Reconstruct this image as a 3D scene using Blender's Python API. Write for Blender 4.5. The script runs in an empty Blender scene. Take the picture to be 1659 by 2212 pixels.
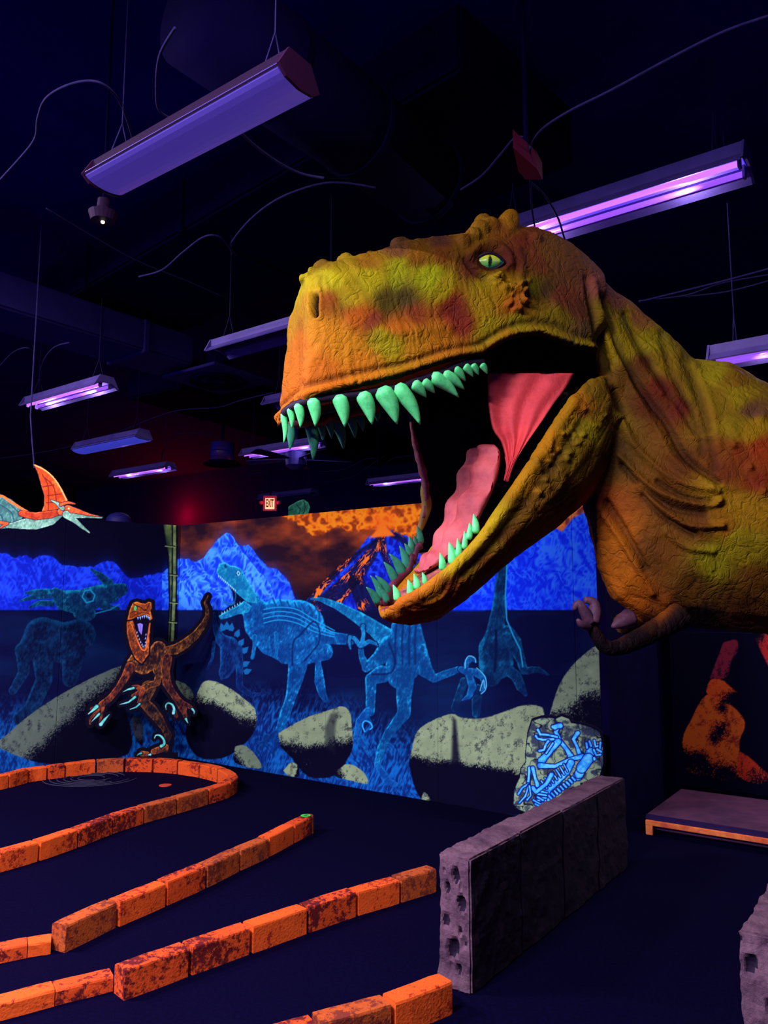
import bpy, bmesh, math, random
import numpy as np
from mathutils import Vector, Matrix, noise as mnoise
from mathutils.bvhtree import BVHTree
random.seed(7); RNG = np.random.default_rng(7)
scene = bpy.context.scene
COL = scene.collection
# ------------------------------------------------------------------ camera
F, CX, CY, CH = 1660.0, 829.5, 1106.0, 1.6
TH = math.atan(204 / 1660)
CO, SI = math.cos(TH), math.sin(TH)
cam = bpy.data.cameras.new('camera'); camo = bpy.data.objects.new('camera', cam); COL.objects.link(camo)
camo.location = (0, 0, CH); camo.rotation_euler = (math.pi / 2 + TH, 0, 0)
cam.sensor_fit = 'VERTICAL'; cam.sensor_height = 24; cam.lens = 24 * F / 2212; cam.clip_end = 100; cam.clip_start = .05
scene.camera = camo
scene.view_settings.view_transform = 'Standard'; scene.view_settings.look = 'None'
scene.view_settings.exposure = 0.0; scene.view_settings.gamma = 1.0; scene.view_settings.use_curve_mapping = False
# ------------------------------------------------------------------ ambient (the rest of the hall behind the camera)
world = bpy.data.worlds.new('hall_ambient'); scene.world = world; world.use_nodes = True
world.node_tree.nodes['Background'].inputs[0].default_value = (0.05, 0.03, 1.0, 1)
world.node_tree.nodes['Background'].inputs[1].default_value = 1.0
LAMP = (0.80, 0.60, 1.0)       # visible colour of the violet tubes
LAMP_W = 16.0                  # watts per fixture in view
LAMP_BACK = 340.0               # watts per strip light added out of view
KALB = 0.80                    # display value of a surface painted white, for paint colours

# ------------------------------------------------------------------ helpers
def ray(px, py):
    x = (px - CX) / F; z = (CY - py) / F
    return np.array([x, CO - z * SI, SI + z * CO])
def G(px, py, z):
    r = ray(px, py); t = (z - CH) / r[2]; return Vector((r[0] * t, r[1] * t, z))
def P(px, py, Y):
    r = ray(px, py); t = Y / r[1]; return Vector((r[0] * t, Y, CH + r[2] * t))
def proj(c):                                   # (n,3) -> px, py
    d = c[:, 1] * CO + (c[:, 2] - CH) * SI
    up = -c[:, 1] * SI + (c[:, 2] - CH) * CO
    return CX + F * c[:, 0] / d, CY - F * up / d
UA = Vector((.809, -.588, 0)); VA = Vector((.588, .809, 0))     # the hall's own axes
def lin(c):
    c = np.asarray(c, float) / 255.0
    return np.where(c <= .04045, c / 12.92, ((c + .055) / 1.055) ** 2.4)
KNEAR = .50
def paint(c, k=1.0):                           # what a paint looks like under the tubes -> its albedo
    a = lin(c) / (KALB * np.array(LAMP) / max(LAMP)) * k
    return np.clip(a, 0.0008, .93)
def new_mat(name, col=(.5, .5, .5), rough=.7, metal=0, emit=None, es=0, spec=.3):
    m = bpy.data.materials.new(name); m.use_nodes = True
    b = m.node_tree.nodes['Principled BSDF']
    b.inputs['Base Color'].default_value = (*col[:3], 1); b.inputs['Roughness'].default_value = rough
    b.inputs['Metallic'].default_value = metal; b.inputs['Specular IOR Level'].default_value = spec
    if emit is not None:
        b.inputs['Emission Color'].default_value = (*emit, 1); b.inputs['Emission Strength'].default_value = es
    return m
def nd(m, t, **kw):
    n = m.node_tree.nodes.new(t)
    for k, v in kw.items():
        if k in n.inputs: n.inputs[k].default_value = v
        else: setattr(n, k, v)
    return n
def lk(m, a, b): m.node_tree.links.new(a, b)
def noisy(name, c1, c2, scale=8, rough=.8, bump=.3, lo=.4, hi=.6, detail=6, bscale=None, spec=.3, dist=.01):
    m = new_mat(name, c1, rough, spec=spec); b = m.node_tree.nodes['Principled BSDF']
    tc = nd(m, 'ShaderNodeTexCoord'); n = nd(m, 'ShaderNodeTexNoise', Scale=scale, Detail=detail, Roughness=.65)
    lk(m, tc.outputs['Object'], n.inputs['Vector'])
    r = nd(m, 'ShaderNodeValToRGB'); r.color_ramp.elements[0].position = lo; r.color_ramp.elements[1].position = hi
    r.color_ramp.elements[0].color = (*c1[:3], 1); r.color_ramp.elements[1].color = (*c2[:3], 1)
    lk(m, n.outputs['Fac'], r.inputs[0]); lk(m, r.outputs[0], b.inputs['Base Color'])
    if bump:
        n2 = nd(m, 'ShaderNodeTexNoise', Scale=bscale or scale * 3, Detail=8, Roughness=.7); lk(m, tc.outputs['Object'], n2.inputs['Vector'])
        bp = nd(m, 'ShaderNodeBump', Strength=bump, Distance=dist); lk(m, n2.outputs['Fac'], bp.inputs['Height']); lk(m, bp.outputs[0], b.inputs['Normal'])
    return m
def attr_mat(name, rough=.85, spec=.15, noise_scale=0, bump=0):
    m = new_mat(name, (.5, .5, .5), rough, spec=spec); b = m.node_tree.nodes['Principled BSDF']
    a = nd(m, 'ShaderNodeAttribute', attribute_name='paint'); lk(m, a.outputs['Color'], b.inputs['Base Color'])
    if bump:
        tc = nd(m, 'ShaderNodeTexCoord'); n2 = nd(m, 'ShaderNodeTexNoise', Scale=noise_scale, Detail=6); lk(m, tc.outputs['Object'], n2.inputs['Vector'])
        bp = nd(m, 'ShaderNodeBump', Strength=bump, Distance=.01); lk(m, n2.outputs['Fac'], bp.inputs['Height']); lk(m, bp.outputs[0], b.inputs['Normal'])
    return m
def link(name, me, mat=None, parent=None):
    o = bpy.data.objects.new(name, me); COL.objects.link(o)
    if mat is not None: me.materials.append(mat)
    if parent is not None:
        o.parent = parent; o.matrix_parent_inverse = Matrix.Translation(-parent.location) if not parent.parent else parent.matrix_parent_inverse.copy()
    return o
def bm_obj(name, bm, mat=None, parent=None, smooth=False):
    bmesh.ops.recalc_face_normals(bm, faces=bm.faces)
    me = bpy.data.meshes.new(name); bm.to_mesh(me); bm.free()
    if smooth: me.polygons.foreach_set('use_smooth', [True] * len(me.polygons))
    return link(name, me, mat, parent)
def tag(o, label=None, cat=None, group=None, kind=None):
    if label: o['label'] = label
    if cat: o['category'] = cat
    if group: o['group'] = group
    if kind: o['kind'] = kind
    return o
def thing(name, loc, label, cat, group=None):
    o = bpy.data.objects.new(name, None); COL.objects.link(o); o.location = loc; o.empty_display_size = .1
    return tag(o, label, cat, group)
def box(bm, o, ax, ay, az, bev=0):
    """box from corner o with edge vectors ax, ay, az"""
    o, ax, ay, az = map(Vector, (o, ax, ay, az)); v = []
    for k in (0, 1):
        for a, b in ((0, 0), (1, 0), (1, 1), (0, 1)): v.append(bm.verts.new(o + ax * a + ay * b + az * k))
    fs = [(0, 3, 2, 1), (4, 5, 6, 7), (0, 1, 5, 4), (1, 2, 6, 5), (2, 3, 7, 6), (3, 0, 4, 7)]
    ff = [bm.faces.new([v[i] for i in f]) for f in fs]
    if bev:
        es = list({e for f in ff for e in f.edges}); bmesh.ops.bevel(bm, geom=es, offset=bev, segments=2, affect='EDGES')
def loft(bm, rings, cap=True, closed=True):
    vs = [[bm.verts.new(p) for p in r] for r in rings]; n = len(rings[0])
    for i in range(len(vs) - 1):
        for j in range(n if closed else n - 1):
            bm.faces.new((vs[i][j], vs[i][(j + 1) % n], vs[i + 1][(j + 1) % n], vs[i + 1][j]))
    if cap:
        for r in (vs[0], vs[-1]):
            c = bm.verts.new(sum((v.co for v in r), Vector()) / n)
            for j in range(n): bm.faces.new((r[j], r[(j + 1) % n], c))
def frame(d):
    d = d.normalized(); a = Vector((0, 0, 1)) if abs(d.z) < .9 else Vector((1, 0, 0))
    x = d.cross(a).normalized(); return x, d.cross(x).normalized()
def tube(bm, pts, r, n=8):
    pts = [Vector(p) for p in pts]; rs = r if isinstance(r, (list, tuple)) else [r] * len(pts)
    rings = []; x = None
    for i, p in enumerate(pts):
        d = (pts[min(i + 1, len(pts) - 1)] - pts[max(i - 1, 0)]).normalized()
        if x is None: x, y = frame(d)
        x = (x - d * x.dot(d)).normalized(); y = d.cross(x)
        rings.append([p + (x * math.cos(t) + y * math.sin(t)) * rs[i] for t in [2 * math.pi * k / n for k in range(n)]])
    loft(bm, rings)
def smooth_pts(pts, k=6):
    pts = [Vector(p) for p in pts]; out = []
    for i in range(len(pts) - 1):
        p0 = pts[max(i - 1, 0)]; p1 = pts[i]; p2 = pts[i + 1]; p3 = pts[min(i + 2, len(pts) - 1)]
        for j in range(k):
            t = j / k
            out.append(.5 * ((2 * p1) + (p2 - p0) * t + (2 * p0 - 5 * p1 + 4 * p2 - p3) * t * t + (-p0 + 3 * p1 - 3 * p2 + p3) * t ** 3))
    out.append(pts[-1]); return out

# ------------------------------------------------------------------ common materials
M_house = noisy('violet_white_enamel', (.13, .10, .30), (.10, .08, .24), 6, .5, .05)
M_houseoff = noisy('dull_enamel', (.07, .055, .20), (.10, .08, .26), 6, .5, .05)
M_tube = new_mat('black_light_tube', (.2, .1, .4), .3, emit=(.62, .17, 1.0), es=1.25)
M_tube3 = new_mat('violet_black_light_tube', (.2, .1, .4), .3, emit=(.30, .08, .95), es=1.1)
M_tube2 = new_mat('dim_black_light_tube', (.2, .1, .4), .3, emit=(.35, .10, 1.0), es=.85)
M_refl = new_mat('glowing_reflector_tray', (.25, .2, .5), .3, emit=(.07, .03, .75), es=1.0)
M_lens = new_mat('dim_acrylic_lens', (.07, .05, .22), .4, emit=(.060, .034, .34), es=.62)
M_lens2 = new_mat('dim_blue_lens', (.04, .04, .2), .4, emit=(.03, .035, .40), es=1.0)
M_cap2 = new_mat('brown_plum_housing', (.016, .007, .022), .7, spec=.05)
M_cap = new_mat('plum_end_cap', (.030, .006, .026), .6, spec=.1)
M_wire = noisy('grey_cable_sheath', (.022, .020, .075), (.035, .03, .10), 20, .8, 0, spec=.05)
M_black = noisy('black_paint', (.0018, .0012, .016), (.0028, .0016, .024), 3, .95, .1, spec=.05)
M_ceil = noisy('blue_black_ceiling', (.012, .005, .17), (.008, .003, .12), 1.2, .95, .15, spec=.1)
M_duct = noisy('dark_duct_metal', (.003, .0015, .028), (.002, .001, .02), 1.5, .9, .08, spec=.03)
M_duct2 = noisy('pale_duct_metal', (.026, .022, .13), (.018, .015, .10), 1.5, .7, .08, spec=.2)
M_floor = noisy('black_putting_carpet', (.0006, .0004, .0075), (.0011, .0006, .011), 60, .98, .3, bscale=300, spec=.03)

# ------------------------------------------------------------------ light fixtures
def fixture(px, py, z, L=1.22, lit='two', label='', ceil=4.9, back=None, power=None, hang=True, k=1.0):
    c = Vector(back) if back else G(px, py, z); d = UA.copy(); w = Vector((.588, .809, 0)) * k; up = Vector((0, 0, k))
    t = thing('strip_light', c, label, 'light', 'hanging strip lights')
    bm = bmesh.new()       # channel with splayed wings, open below
    prof = [(-.105, -.03), (-.10, -.035), (-.055, .0), (-.05, .045), (.05, .045), (.055, .0), (.10, -.035), (.105, -.03), (.062, .008), (.058, .055), (-.058, .055), (-.062, .008)]
    loft(bm, [[c + d * s * L / 2 + w * a + up * b for a, b in prof] for s in (-1, 1)], cap=False)
    bm_obj('housing', bm, M_house if lit in ('two', 'dim') else M_cap2 if lit == 'lens' else M_houseoff, t)
    if lit in ('two', 'dim'):
        bm = bmesh.new(); box(bm, c - d * L * .49 - w * .052 + up * .012, d * L * .98, w * .104, up * .008)
        bm_obj('reflector', bm, M_refl, t)
        for s in (-1, 1):
            bm = bmesh.new(); tube(bm, [c - d * L * .48 + w * .04 * s - up * .016, c + d * L * .48 + w * .04 * s - up * .016], .0135 * (1 + (k - 1) * .4), 10)
            bm_obj('tube', bm, (M_tube if s < 0 else M_tube3) if lit == 'two' else M_tube2, t, True)
            for e in (-1, 1):
                bm = bmesh.new(); box(bm, c + d * e * L * .485 + w * (.04 * s - .014) - up * .034 - d * .008, d * .016, w * .028, up * .05, .003)
                bm_obj('lamp_holder', bm, M_house, t)
        if back:
            li = bpy.data.lights.new('tube_light', 'AREA'); li.shape = 'RECTANGLE'; li.size = L * .94; li.size_y = .06
            li.energy = power or LAMP_W; li.color = LAMP
            lo = bpy.data.objects.new('tube_light', li); COL.objects.link(lo); lo.parent = t
            lo.location = (0, 0, -.035); lo.rotation_euler = (0, 0, math.atan2(d.y, d.x))
        else:
            for q in (-.3, .3):
                li = bpy.data.lights.new('tube_light', 'POINT'); li.shadow_soft_size = 0; li.energy = (power or LAMP_W) / 2; li.color = LAMP
                lo = bpy.data.objects.new('tube_light', li); COL.objects.link(lo); lo.parent = t; lo.location = d * L * q + up * -.04
    else:
        bm = bmesh.new()
        prof = [(.1 * math.cos(a), -.028 - .035 * math.sin(a)) for a in [math.pi * k / 10 for k in range(11)]] + [(-.1, -.022), (.1, -.022)]
        loft(bm, [[c + d * s * L * .495 + w * a + up * b for a, b in prof] for s in (-1, 1)])
        if lit == 'bare': bm.free()
        else: bm_obj('lens', bm, M_lens if lit == 'lens' else M_lens2, t, False)
    for e in (-1, 1):
        bm = bmesh.new(); pr = [(-.107, -.03), (-.058, .058), (.058, .058), (.107, -.03), (.06, -.045), (-.06, -.045)]
        if lit == 'lens': pr = [(-.108, -.03), (-.058, .058), (.058, .058), (.108, -.03), (.07, -.06), (0, -.07), (-.07, -.06)]
        if lit in ('two', 'dim', 'bare'): pr = [(-.107, -.03), (-.058, .058), (.058, .058), (.107, -.03), (.055, .0), (-.055, .0)]
        loft(bm, [[c + d * e * (L / 2 + k) + w * a + up * b for a, b in pr] for k in (0, .012)])
        bm_obj('end_cap', bm, M_cap if lit == 'lens' else M_house, t)
        if hang:
            bm = bmesh.new(); q = c + d * e * L * .40 + up * .052
            tube(bm, [q - w * .05, q + up * .16, Vector((q.x, q.y, ceil))], .003, 5); tube(bm, [q + w * .05, q + up * .16], .003, 5)
            bm_obj('hanger', bm, M_wire, t)
    return t
def fx2(p1, p2, z, lit, label, L=1.22, anchor='mid', power=None, ceil=4.9, k=1.15):
    m = (G(*p1, z) + G(*p2, z)) / 2
    if anchor == 'l': m = G(*p1, z) + UA * L / 2
    if anchor == 'r': m = G(*p2, z) - UA * L / 2
    return _fx(m, L, lit, label, power, ceil, k)
def _fx(m, L, lit, label, power, ceil, k):
    global G
    g = G; G = lambda *a: m
    try: return fixture(0, 0, 0, L, lit, label, ceil, None, power, True, k)
    finally: G = g
fx2((250, 382), (612, 158), 3.5, 'lens', 'large violet covered strip light at top left with a plum end cap', 1.16, k=1.0)
fx2((1165, 508), (1612, 352), 3.95, 'two', 'brightest twin tube black light, behind the horn of the yellow dinosaur', 1.52, 'r', 8, 4.3, 1.5)
fx2((72, 868), (222, 835), 3.55, 'two', 'bright twin tube black light at far left above the flying reptile', ceil=4.37)
fx2((175, 968), (308, 940), 3.5, 'blue', 'covered dark blue strip light below the bright one at left')
fx2((253, 1027), (365, 1008), 3.5, 'two', 'small lit strip light over the red glow on the dark back wall', power=5)
fx2((533, 980), (688, 958), 3.5, 'two', 'lit strip light seen behind the front upper teeth of the yellow dinosaur', power=5)
fx2((822, 1043), (930, 1028), 3.4, 'two', 'lit strip light showing left of the open mouth, above the painted volcano', power=5)
fx2((470, 757), (640, 716), 3.5, 'bare', 'unlit empty strip light housing just left of the yellow snout', 1.22, 'l', None, 4.37)
fx2((567, 1076), (676, 1064), 3.5, 'bare', 'unlit narrow strip housing directly above the exit sign')
fx2((583, 872), (700, 852), 3.6, 'bare', 'strip light housing mostly hidden behind the snout lip', 1.22, 'l')
fx2((1540, 776), (1740, 742), 3.0, 'dim', 'dim blue strip light at right edge above the yellow dinosaur back', 1.22, 'l', 2)
for i, (x, y) in enumerate([(-4.4, 3.3), (-2.0, .5), (-6.2, 4.0), (-.4, .9), (-3.0, -.6)]):  # extra lamps, added out of view to carry most of the lighting
    fixture(0, 0, 0, 1.22, 'two', ['added fill strip light out of view, left of the viewpoint', 'added fill strip light out of view, straight above the near kerbs', 'added fill strip light out of view, farthest left by the side wall', 'added fill strip light out of view, directly over the viewpoint', 'added fill strip light out of view, behind the viewpoint'][i], back=(x, y, 4.15 if i == 1 else 4.55), power=LAMP_BACK * (1.5, 1.9, 1.2, .28, .25)[i])

fixture(0, 0, 0, 1.22, 'two', 'added fill strip light out of view to the right, over the alcove deck', back=(3.5, 5.0, 3.2), power=70)  # extra lamp, added to brighten the alcove boulders
# ------------------------------------------------------------------ the hall shell
def wall_plane(name, a, b, z0, z1, th, mat, inward):
    a, b = Vector(a), Vector(b); bm = bmesh.new(); n = Vector(inward) * -th
    box(bm, (a.x, a.y, z0), (b.x - a.x, b.y - a.y, 0), (n.x, n.y, 0), (0, 0, z1 - z0))
    o = bm_obj(name, bm, mat); o['kind'] = 'structure'; return o
def UV(u, v, z=0): return UA * u + VA * v + Vector((0, 0, z))
bm = bmesh.new(); box(bm, UV(-20, -6, -.1), UA * 29, VA * 20, (0, 0, .1)); tag(bm_obj('floor', bm, M_floor), kind='structure')
bm = bmesh.new(); box(bm, UV(-20, -6, 4.9), UA * 29, VA * 20, (0, 0, .1)); tag(bm_obj('ceiling', bm, M_ceil), kind='structure')
wall_plane('wall_back', UV(-20, 12.5), UV(9, 12.5), 0, 4.9, .1, noisy('navy_black_wall', (.004, .002, .05), (.006, .003, .065), 1, .95, .1), -VA)
wall_plane('wall_left', UV(-20, -6), UV(-20, 12.5), 0, 4.9, .1, M_black, UA)
wall_plane('wall_right', UV(7, -6), UV(7, 12.5), 0, 4.9, .1, M_black, -UA)
# ducts: a wide one along the hall, a pale one across it
def duct(name, a, b, w, z0, h, mat, label, tiles=0):
    a, b = Vector(a), Vector(b); d = (b - a).normalized(); n = Vector((-d.y, d.x, 0))
    t = thing(name, (*((a + b) / 2).xy, z0), label, 'duct')
    bm = bmesh.new(); box(bm, (a.x - n.x * w / 2, a.y - n.y * w / 2, z0), b - a, n * w, (0, 0, h), .02); bm_obj('duct_body', bm, mat, t)
    L = (b - a).length; k = 1.2
    while k < L:
        bm = bmesh.new(); q = a + d * k
        box(bm, (q.x - n.x * (w / 2 + .02), q.y - n.y * (w / 2 + .02), z0 - .02), d * .05, n * (w + .04), (0, 0, h + .02), .005); bm_obj('flange', bm, mat, t); k += 1.5
    return t
g1, g2 = G(0, 692, 4.0), G(395, 806, 4.0)
dd = (g2 - g1).normalized()
duct('air_duct', (g1 - dd * 1.5).xy.to_3d(), (g2 - dd * .1).xy.to_3d(), .6, 4.0, .3, M_duct2, 'pale blue rectangular duct crossing the ceiling at left')
g1, g2 = G(300, 745, 4.38), G(1000, 440, 4.38)
dd = (g2 - g1).normalized(); nn = Vector((-dd.y, dd.x, 0))
duct('air_duct', (g1 - dd * .2 - nn * .5).xy.to_3d(), (g2 + dd * .8 - nn * .5).xy.to_3d(), 1.2, 4.38, .4, M_duct, 'broad dark duct running diagonally above the yellow snout')
g1, g2 = G(330, 850, 4.1), G(700, 960, 4.1)
dd = (g2 - g1).normalized()
duct('air_duct', g1.xy.to_3d(), (g2 + dd * 2).xy.to_3d(), .9, 4.1, .4, M_duct, 'dark duct beyond the round ceiling diffuser')
# big round duct from the upper middle
t = thing('air_duct', (G(900, 300, 4.0).x, G(900, 300, 4.0).y, 3.6), 'large round dark duct hanging in the upper middle of the ceiling', 'duct')
bm = bmesh.new(); tube(bm, [G(420, 20, 4.1), G(930, 400, 4.1)], .24, 28); bm_obj('duct_body', bm, M_duct, t, True)
for q in (.25, .6, .97):
    bm = bmesh.new(); a, b = G(420, 20, 4.1), G(930, 400, 4.1); tube(bm, [a.lerp(b, q), a.lerp(b, q + .02)], .25, 28); bm_obj('flange', bm, M_duct, t)
# round diffusers on square plates
def diffuser(px, py, z, r, label, drop=False):
    c = G(px, py, z); t = thing('ceiling_diffuser', c, label, 'vent', 'round air diffusers')
    if not drop:
        bm = bmesh.new(); box(bm, c - UA * r * 1.35 - VA * r * 1.35 + Vector((0, 0, .02)), UA * r * 2.7, VA * r * 2.7, (0, 0, .03), .004); bm_obj('plate', bm, M_duct2, t)
    for k, q in enumerate((1.0, .72, .46)):
        bm = bmesh.new(); n = 32; rr = []
        for (a, b) in ((q * r, .0), (q * r * .82, .035), (q * r * .80, .03), (q * r * .97, -.006)):
            rr.append([c + Vector((math.cos(s) * a, math.sin(s) * a, b - .02 * (k == 2))) for s in [2 * math.pi * j / n for j in range(n)]])
        loft(bm, rr + [rr[0]], cap=False); bmesh.ops.remove_doubles(bm, verts=bm.verts, dist=1e-5); bm_obj('ring', bm, M_duct, t, True)
    if drop:
        bm = bmesh.new(); tube(bm, [c + Vector((0, 0, .03)), c + Vector((0, 0, .30))], r * .62, 24); bm_obj('collar', bm, noisy('glossy_collar', (.10, .03, .12), (.03, .03, .35), 3, .35, 0), t, True)
        bm = bmesh.new(); tube(bm, [c + Vector((0, 0, .30)), Vector((c.x, c.y, 4.1))], .02, 8); bm_obj('rod', bm, M_duct, t)
    else:
        bm = bmesh.new(); tube(bm, [c + Vector((0, 0, .05)), c + Vector((0, 0, .45))], r * .5, 20); bm_obj('collar', bm, M_duct, t)
diffuser(470, 826, 3.9, .29, 'round ceiling diffuser on a square plate left of the snout')
diffuser(480, 1003, 3.55, .26, 'small round diffuser with a short red and blue collar, lower down', True)
# red wedge, small emergency light
c = G(1137, 350, 3.7); t = thing('emergency_horn', c, 'dim red wedge shaped box among cables above the horn', 'alarm box')
bm = bmesh.new(); q = [G(1108, 318, 3.7), G(1120, 370, 3.7), G(1135, 388, 3.7), G(1172, 388, 3.7), G(1160, 365, 3.7)]
loft(bm, [q, [p + Vector((0, 0, .09)) for p in q]]); bm_obj('box_body', bm, new_mat('dull_red', (.30, .02, .06), .5), t)
bm = bmesh.new(); tube(bm, [c + Vector((0, 0, .05)), Vector((c.x, c.y, 4.9))], .012, 8); bm_obj('mount', bm, M_duct, t)
c = G(222, 478, 3.6); t = thing('ceiling_detector', c, 'small plum ceiling detector with a white pin light at upper left', 'detector')
bm = bmesh.new(); tube(bm, [c + Vector((0, 0, .12)), c + Vector((0, 0, .05)), c + Vector((0, 0, .045)), c], [.03, .035, .075, .06], 20); bm_obj('detector_body', bm, new_mat('plum_plastic', (.02, .007, .025), .6, spec=.1), t)
bm = bmesh.new(); tube(bm, [c + Vector((0, 0, .12)), Vector((c.x, c.y, 4.9))], .008, 8); bm_obj('rod', bm, M_duct, t)
bm = bmesh.new(); bmesh.ops.create_icosphere(bm, subdivisions=2, radius=.010, matrix=Matrix.Translation(c - Vector((0, 0, .004)))); bm_obj('indicator_light', bm, new_mat('pin_light', (1, 1, 1), .3, emit=(1, .85, .7), es=3), t)
# ceiling fan
c = P(640, 992, 9.2); t = thing('ceiling_fan', c, 'dim grey ceiling fan seen below the far upper teeth', 'fan')
bm = bmesh.new(); tube(bm, [c + Vector((0, 0, .12)), c + Vector((0, 0, .08)), c - Vector((0, 0, .08)), c - Vector((0, 0, .13))], [.05, .13, .13, .05], 18); bm_obj('motor', bm, M_duct2, t)
bm = bmesh.new(); tube(bm, [c + Vector((0, 0, .1)), Vector((c.x, c.y, 4.9))], .02, 8); bm_obj('downrod', bm, M_duct2, t)
for k in range(5):
    a = .25 + k * 2 * math.pi / 5; d = Vector((math.cos(a), math.sin(a), 0)); n = Vector((-d.y, d.x, .25)).normalized()
    bm = bmesh.new(); q = c + d * .12
    loft(bm, [[q + d * s - n * w / 2 - Vector((0, 0, .004)), q + d * s + n * w / 2 - Vector((0, 0, .004)), q + d * s + n * w / 2 + Vector((0, 0, .004)), q + d * s - n * w / 2 + Vector((0, 0, .004))] for s, w in ((0, .05), (.12, .09), (.5, .14), (.56, .11))]); bm_obj('blade', bm, M_duct2, t)
# exit sign
Ye = 10.6; c = P(583, 1088, Ye); t = thing('exit_sign', c, 'small glowing exit sign above the painted red sky', 'sign')
bm = bmesh.new(); s = 1 / F * Ye
box(bm, c + Vector((-15 * s, 0, -16 * s)), (30 * s, 0, 0), (0, .06, 0), (0, 0, 34 * s), .004); bm_obj('sign_body', bm, new_mat('red_sign_body', (.25, .02, .04), .5), t)
bm = bmesh.new(); box(bm, c + Vector((-10 * s, -.006, -12 * s)), (20 * s, 0, 0), (0, .005, 0), (0, 0, 24 * s)); bm_obj('sign_face', bm, new_mat('lit_sign_face', (1, .8, .5), .5, emit=(1, .62, .22), es=1.0), t)
fc = bpy.data.curves.new('t', 'FONT'); fc.body = 'EXIT'; fc.size = 9.5 * s; fc.extrude = .003; fc.offset = .0016; fc.align_x = 'CENTER'; fc.align_y = 'CENTER'
to = bpy.data.objects.new('t', fc); COL.objects.link(to); bpy.context.view_layer.update()
me = bpy.data.meshes.new_from_object(to.evaluated_get(bpy.context.evaluated_depsgraph_get())); bpy.data.objects.remove(to)
me.transform(Matrix.Translation(c + Vector((0, -.012, 0))) @ Matrix.Rotation(math.pi / 2, 4, 'X') @ Matrix.Scale(.84, 4, (1, 0, 0)) @ Matrix.Scale(2.5, 4, (0, 1, 0)))
link('lettering', me, new_mat('dark_red_letters', (.02, .0, .0), .7), t)
for k in (-1, 1):
    bm = bmesh.new(); bmesh.ops.create_uvsphere(bm, u_segments=14, v_segments=8, radius=5 * s, matrix=Matrix.Translation(c + Vector((k * 19 * s, 0, 2 * s)))); bm_obj('emergency_lamp', bm, new_mat('red_tinted_lamp', (.4, .04, .08), .4), t, True)
bm = bmesh.new(); tube(bm, [c + Vector((0, .03, 16 * s)), Vector((c.x, c.y + .03, 4.08))], .012, 6); bm_obj('stem', bm, M_duct, t)
li = bpy.data.lights.new('exit_glow', 'POINT'); li.energy = 1.2; li.color = (1, .04, .06); li.shadow_soft_size = .0
lo = bpy.data.objects.new('exit_glow', li); COL.objects.link(lo); lo.location = c + Vector((0, -.12, 0))
# red lamp washing the back wall
q = P(402, 1110, 13.0); r_ = ray(402, 1110); tt = 12.5 / (VA.x * r_[0] + VA.y * r_[1]); q = Vector((r_[0] * tt, r_[1] * tt, CH + r_[2] * tt)) - VA * .34
li = bpy.data.lights.new('red_lamp', 'POINT'); li.energy = 70; li.color = (1, .0, .01); li.shadow_soft_size = 0
lo = bpy.data.objects.new('red_lamp', li); COL.objects.link(lo); lo.location = q + Vector((0, 0, -.05))
# cables
def cable(pts, z, label, r=.006, zend=None):
    n = len(pts); q = []
    for i, p in enumerate(pts):
        zz = z if zend is None else z + (zend - z) * i / (n - 1); q.append(G(*p, zz))
    bm = bmesh.new(); q = smooth_pts(q, 8); tube(bm, q, r, 6)
    o = bm_obj('ceiling_cable', bm, M_wire, None, True); tag(o, label, 'cable', 'cables under the ceiling')
cable([(-20, 410), (40, 345), (75, 300), (82, 255), (100, 212), (150, 183), (205, 176), (245, 200), (270, 245), (290, 310)], 3.8, 'cable looping up at far left of the violet covered light')
cable([(378, 60), (345, 120), (338, 190), (345, 240), (385, 262)], 3.8, 'short hanging cable loop above the violet covered light')
cable([(497, 262), (545, 310), (600, 350), (650, 375), (700, 385)], 3.7, 'cable leaving the lower side of the violet covered light', .007)
cable([(502, 548), (500, 525), (540, 475), (600, 430), (680, 400), (740, 395), (812, 406)], 3.8, 'cable arching toward upper middle above the snout')
cable([(300, 598), (350, 583), (395, 545), (440, 512), (475, 512), (500, 540), (512, 552)], 3.8, 'cable arch joining the long one left of the snout')
cable([(100, 450), (200, 510), (300, 565), (400, 605), (480, 640)], 3.9, 'long faint cable running diagonally at left', .004)
cable([(-30, 640), (60, 640), (-10, 642)][:0] or [(0, 790), (30, 760), (62, 752), (82, 775), (88, 800), (84, 850)], 3.8, 'cable loop rising from the far left bright light')
cable([(84, 850), (90, 790), (115, 752), (150, 740)], 3.75, 'cable bending right over the far left bright light')
cable([(1662, 34), (1560, 70), (1440, 130), (1320, 195), (1230, 240), (1170, 280), (1145, 318), (1132, 360), (1142, 388), (1175, 420), (1205, 470), (1225, 530), (1262, 600)], 3.8, 'long cable sweeping from top right corner to the horn', .006)
cable([(995, 410), (1040, 380), (1080, 335), (1110, 300), (1130, 296)], 3.8, 'short curved cable left of the red box')
cable([(1145, 318), (1146, 380), (1148, 440), (1155, 490)], 3.75, 'cable hanging straight down by the red box', .005)
cable([(1380, 652), (1470, 630), (1570, 605), (1670, 578)], 3.6, 'upper of three cables running right above the dinosaur neck', .006)
cable([(1380, 650), (1480, 638), (1560, 612), (1670, 592)], 3.6, 'middle of three cables running right above the dinosaur neck', .005)
cable([(1385, 652), (1470, 642), (1570, 630), (1670, 604)], 3.6, 'lowest of three cables running right above the dinosaur neck', .005)
cable([(0, 990), (60, 982), (150, 965), (250, 935), (370, 890), (470, 880), (520, 865), (590, 848)], 3.8, 'cable strung across the left side to behind the snout lip', .007)
cable([(350, 1015), (352, 975), (380, 940), (420, 936), (465, 940)], 3.8, 'cable curving up from the small lit strip light')
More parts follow.
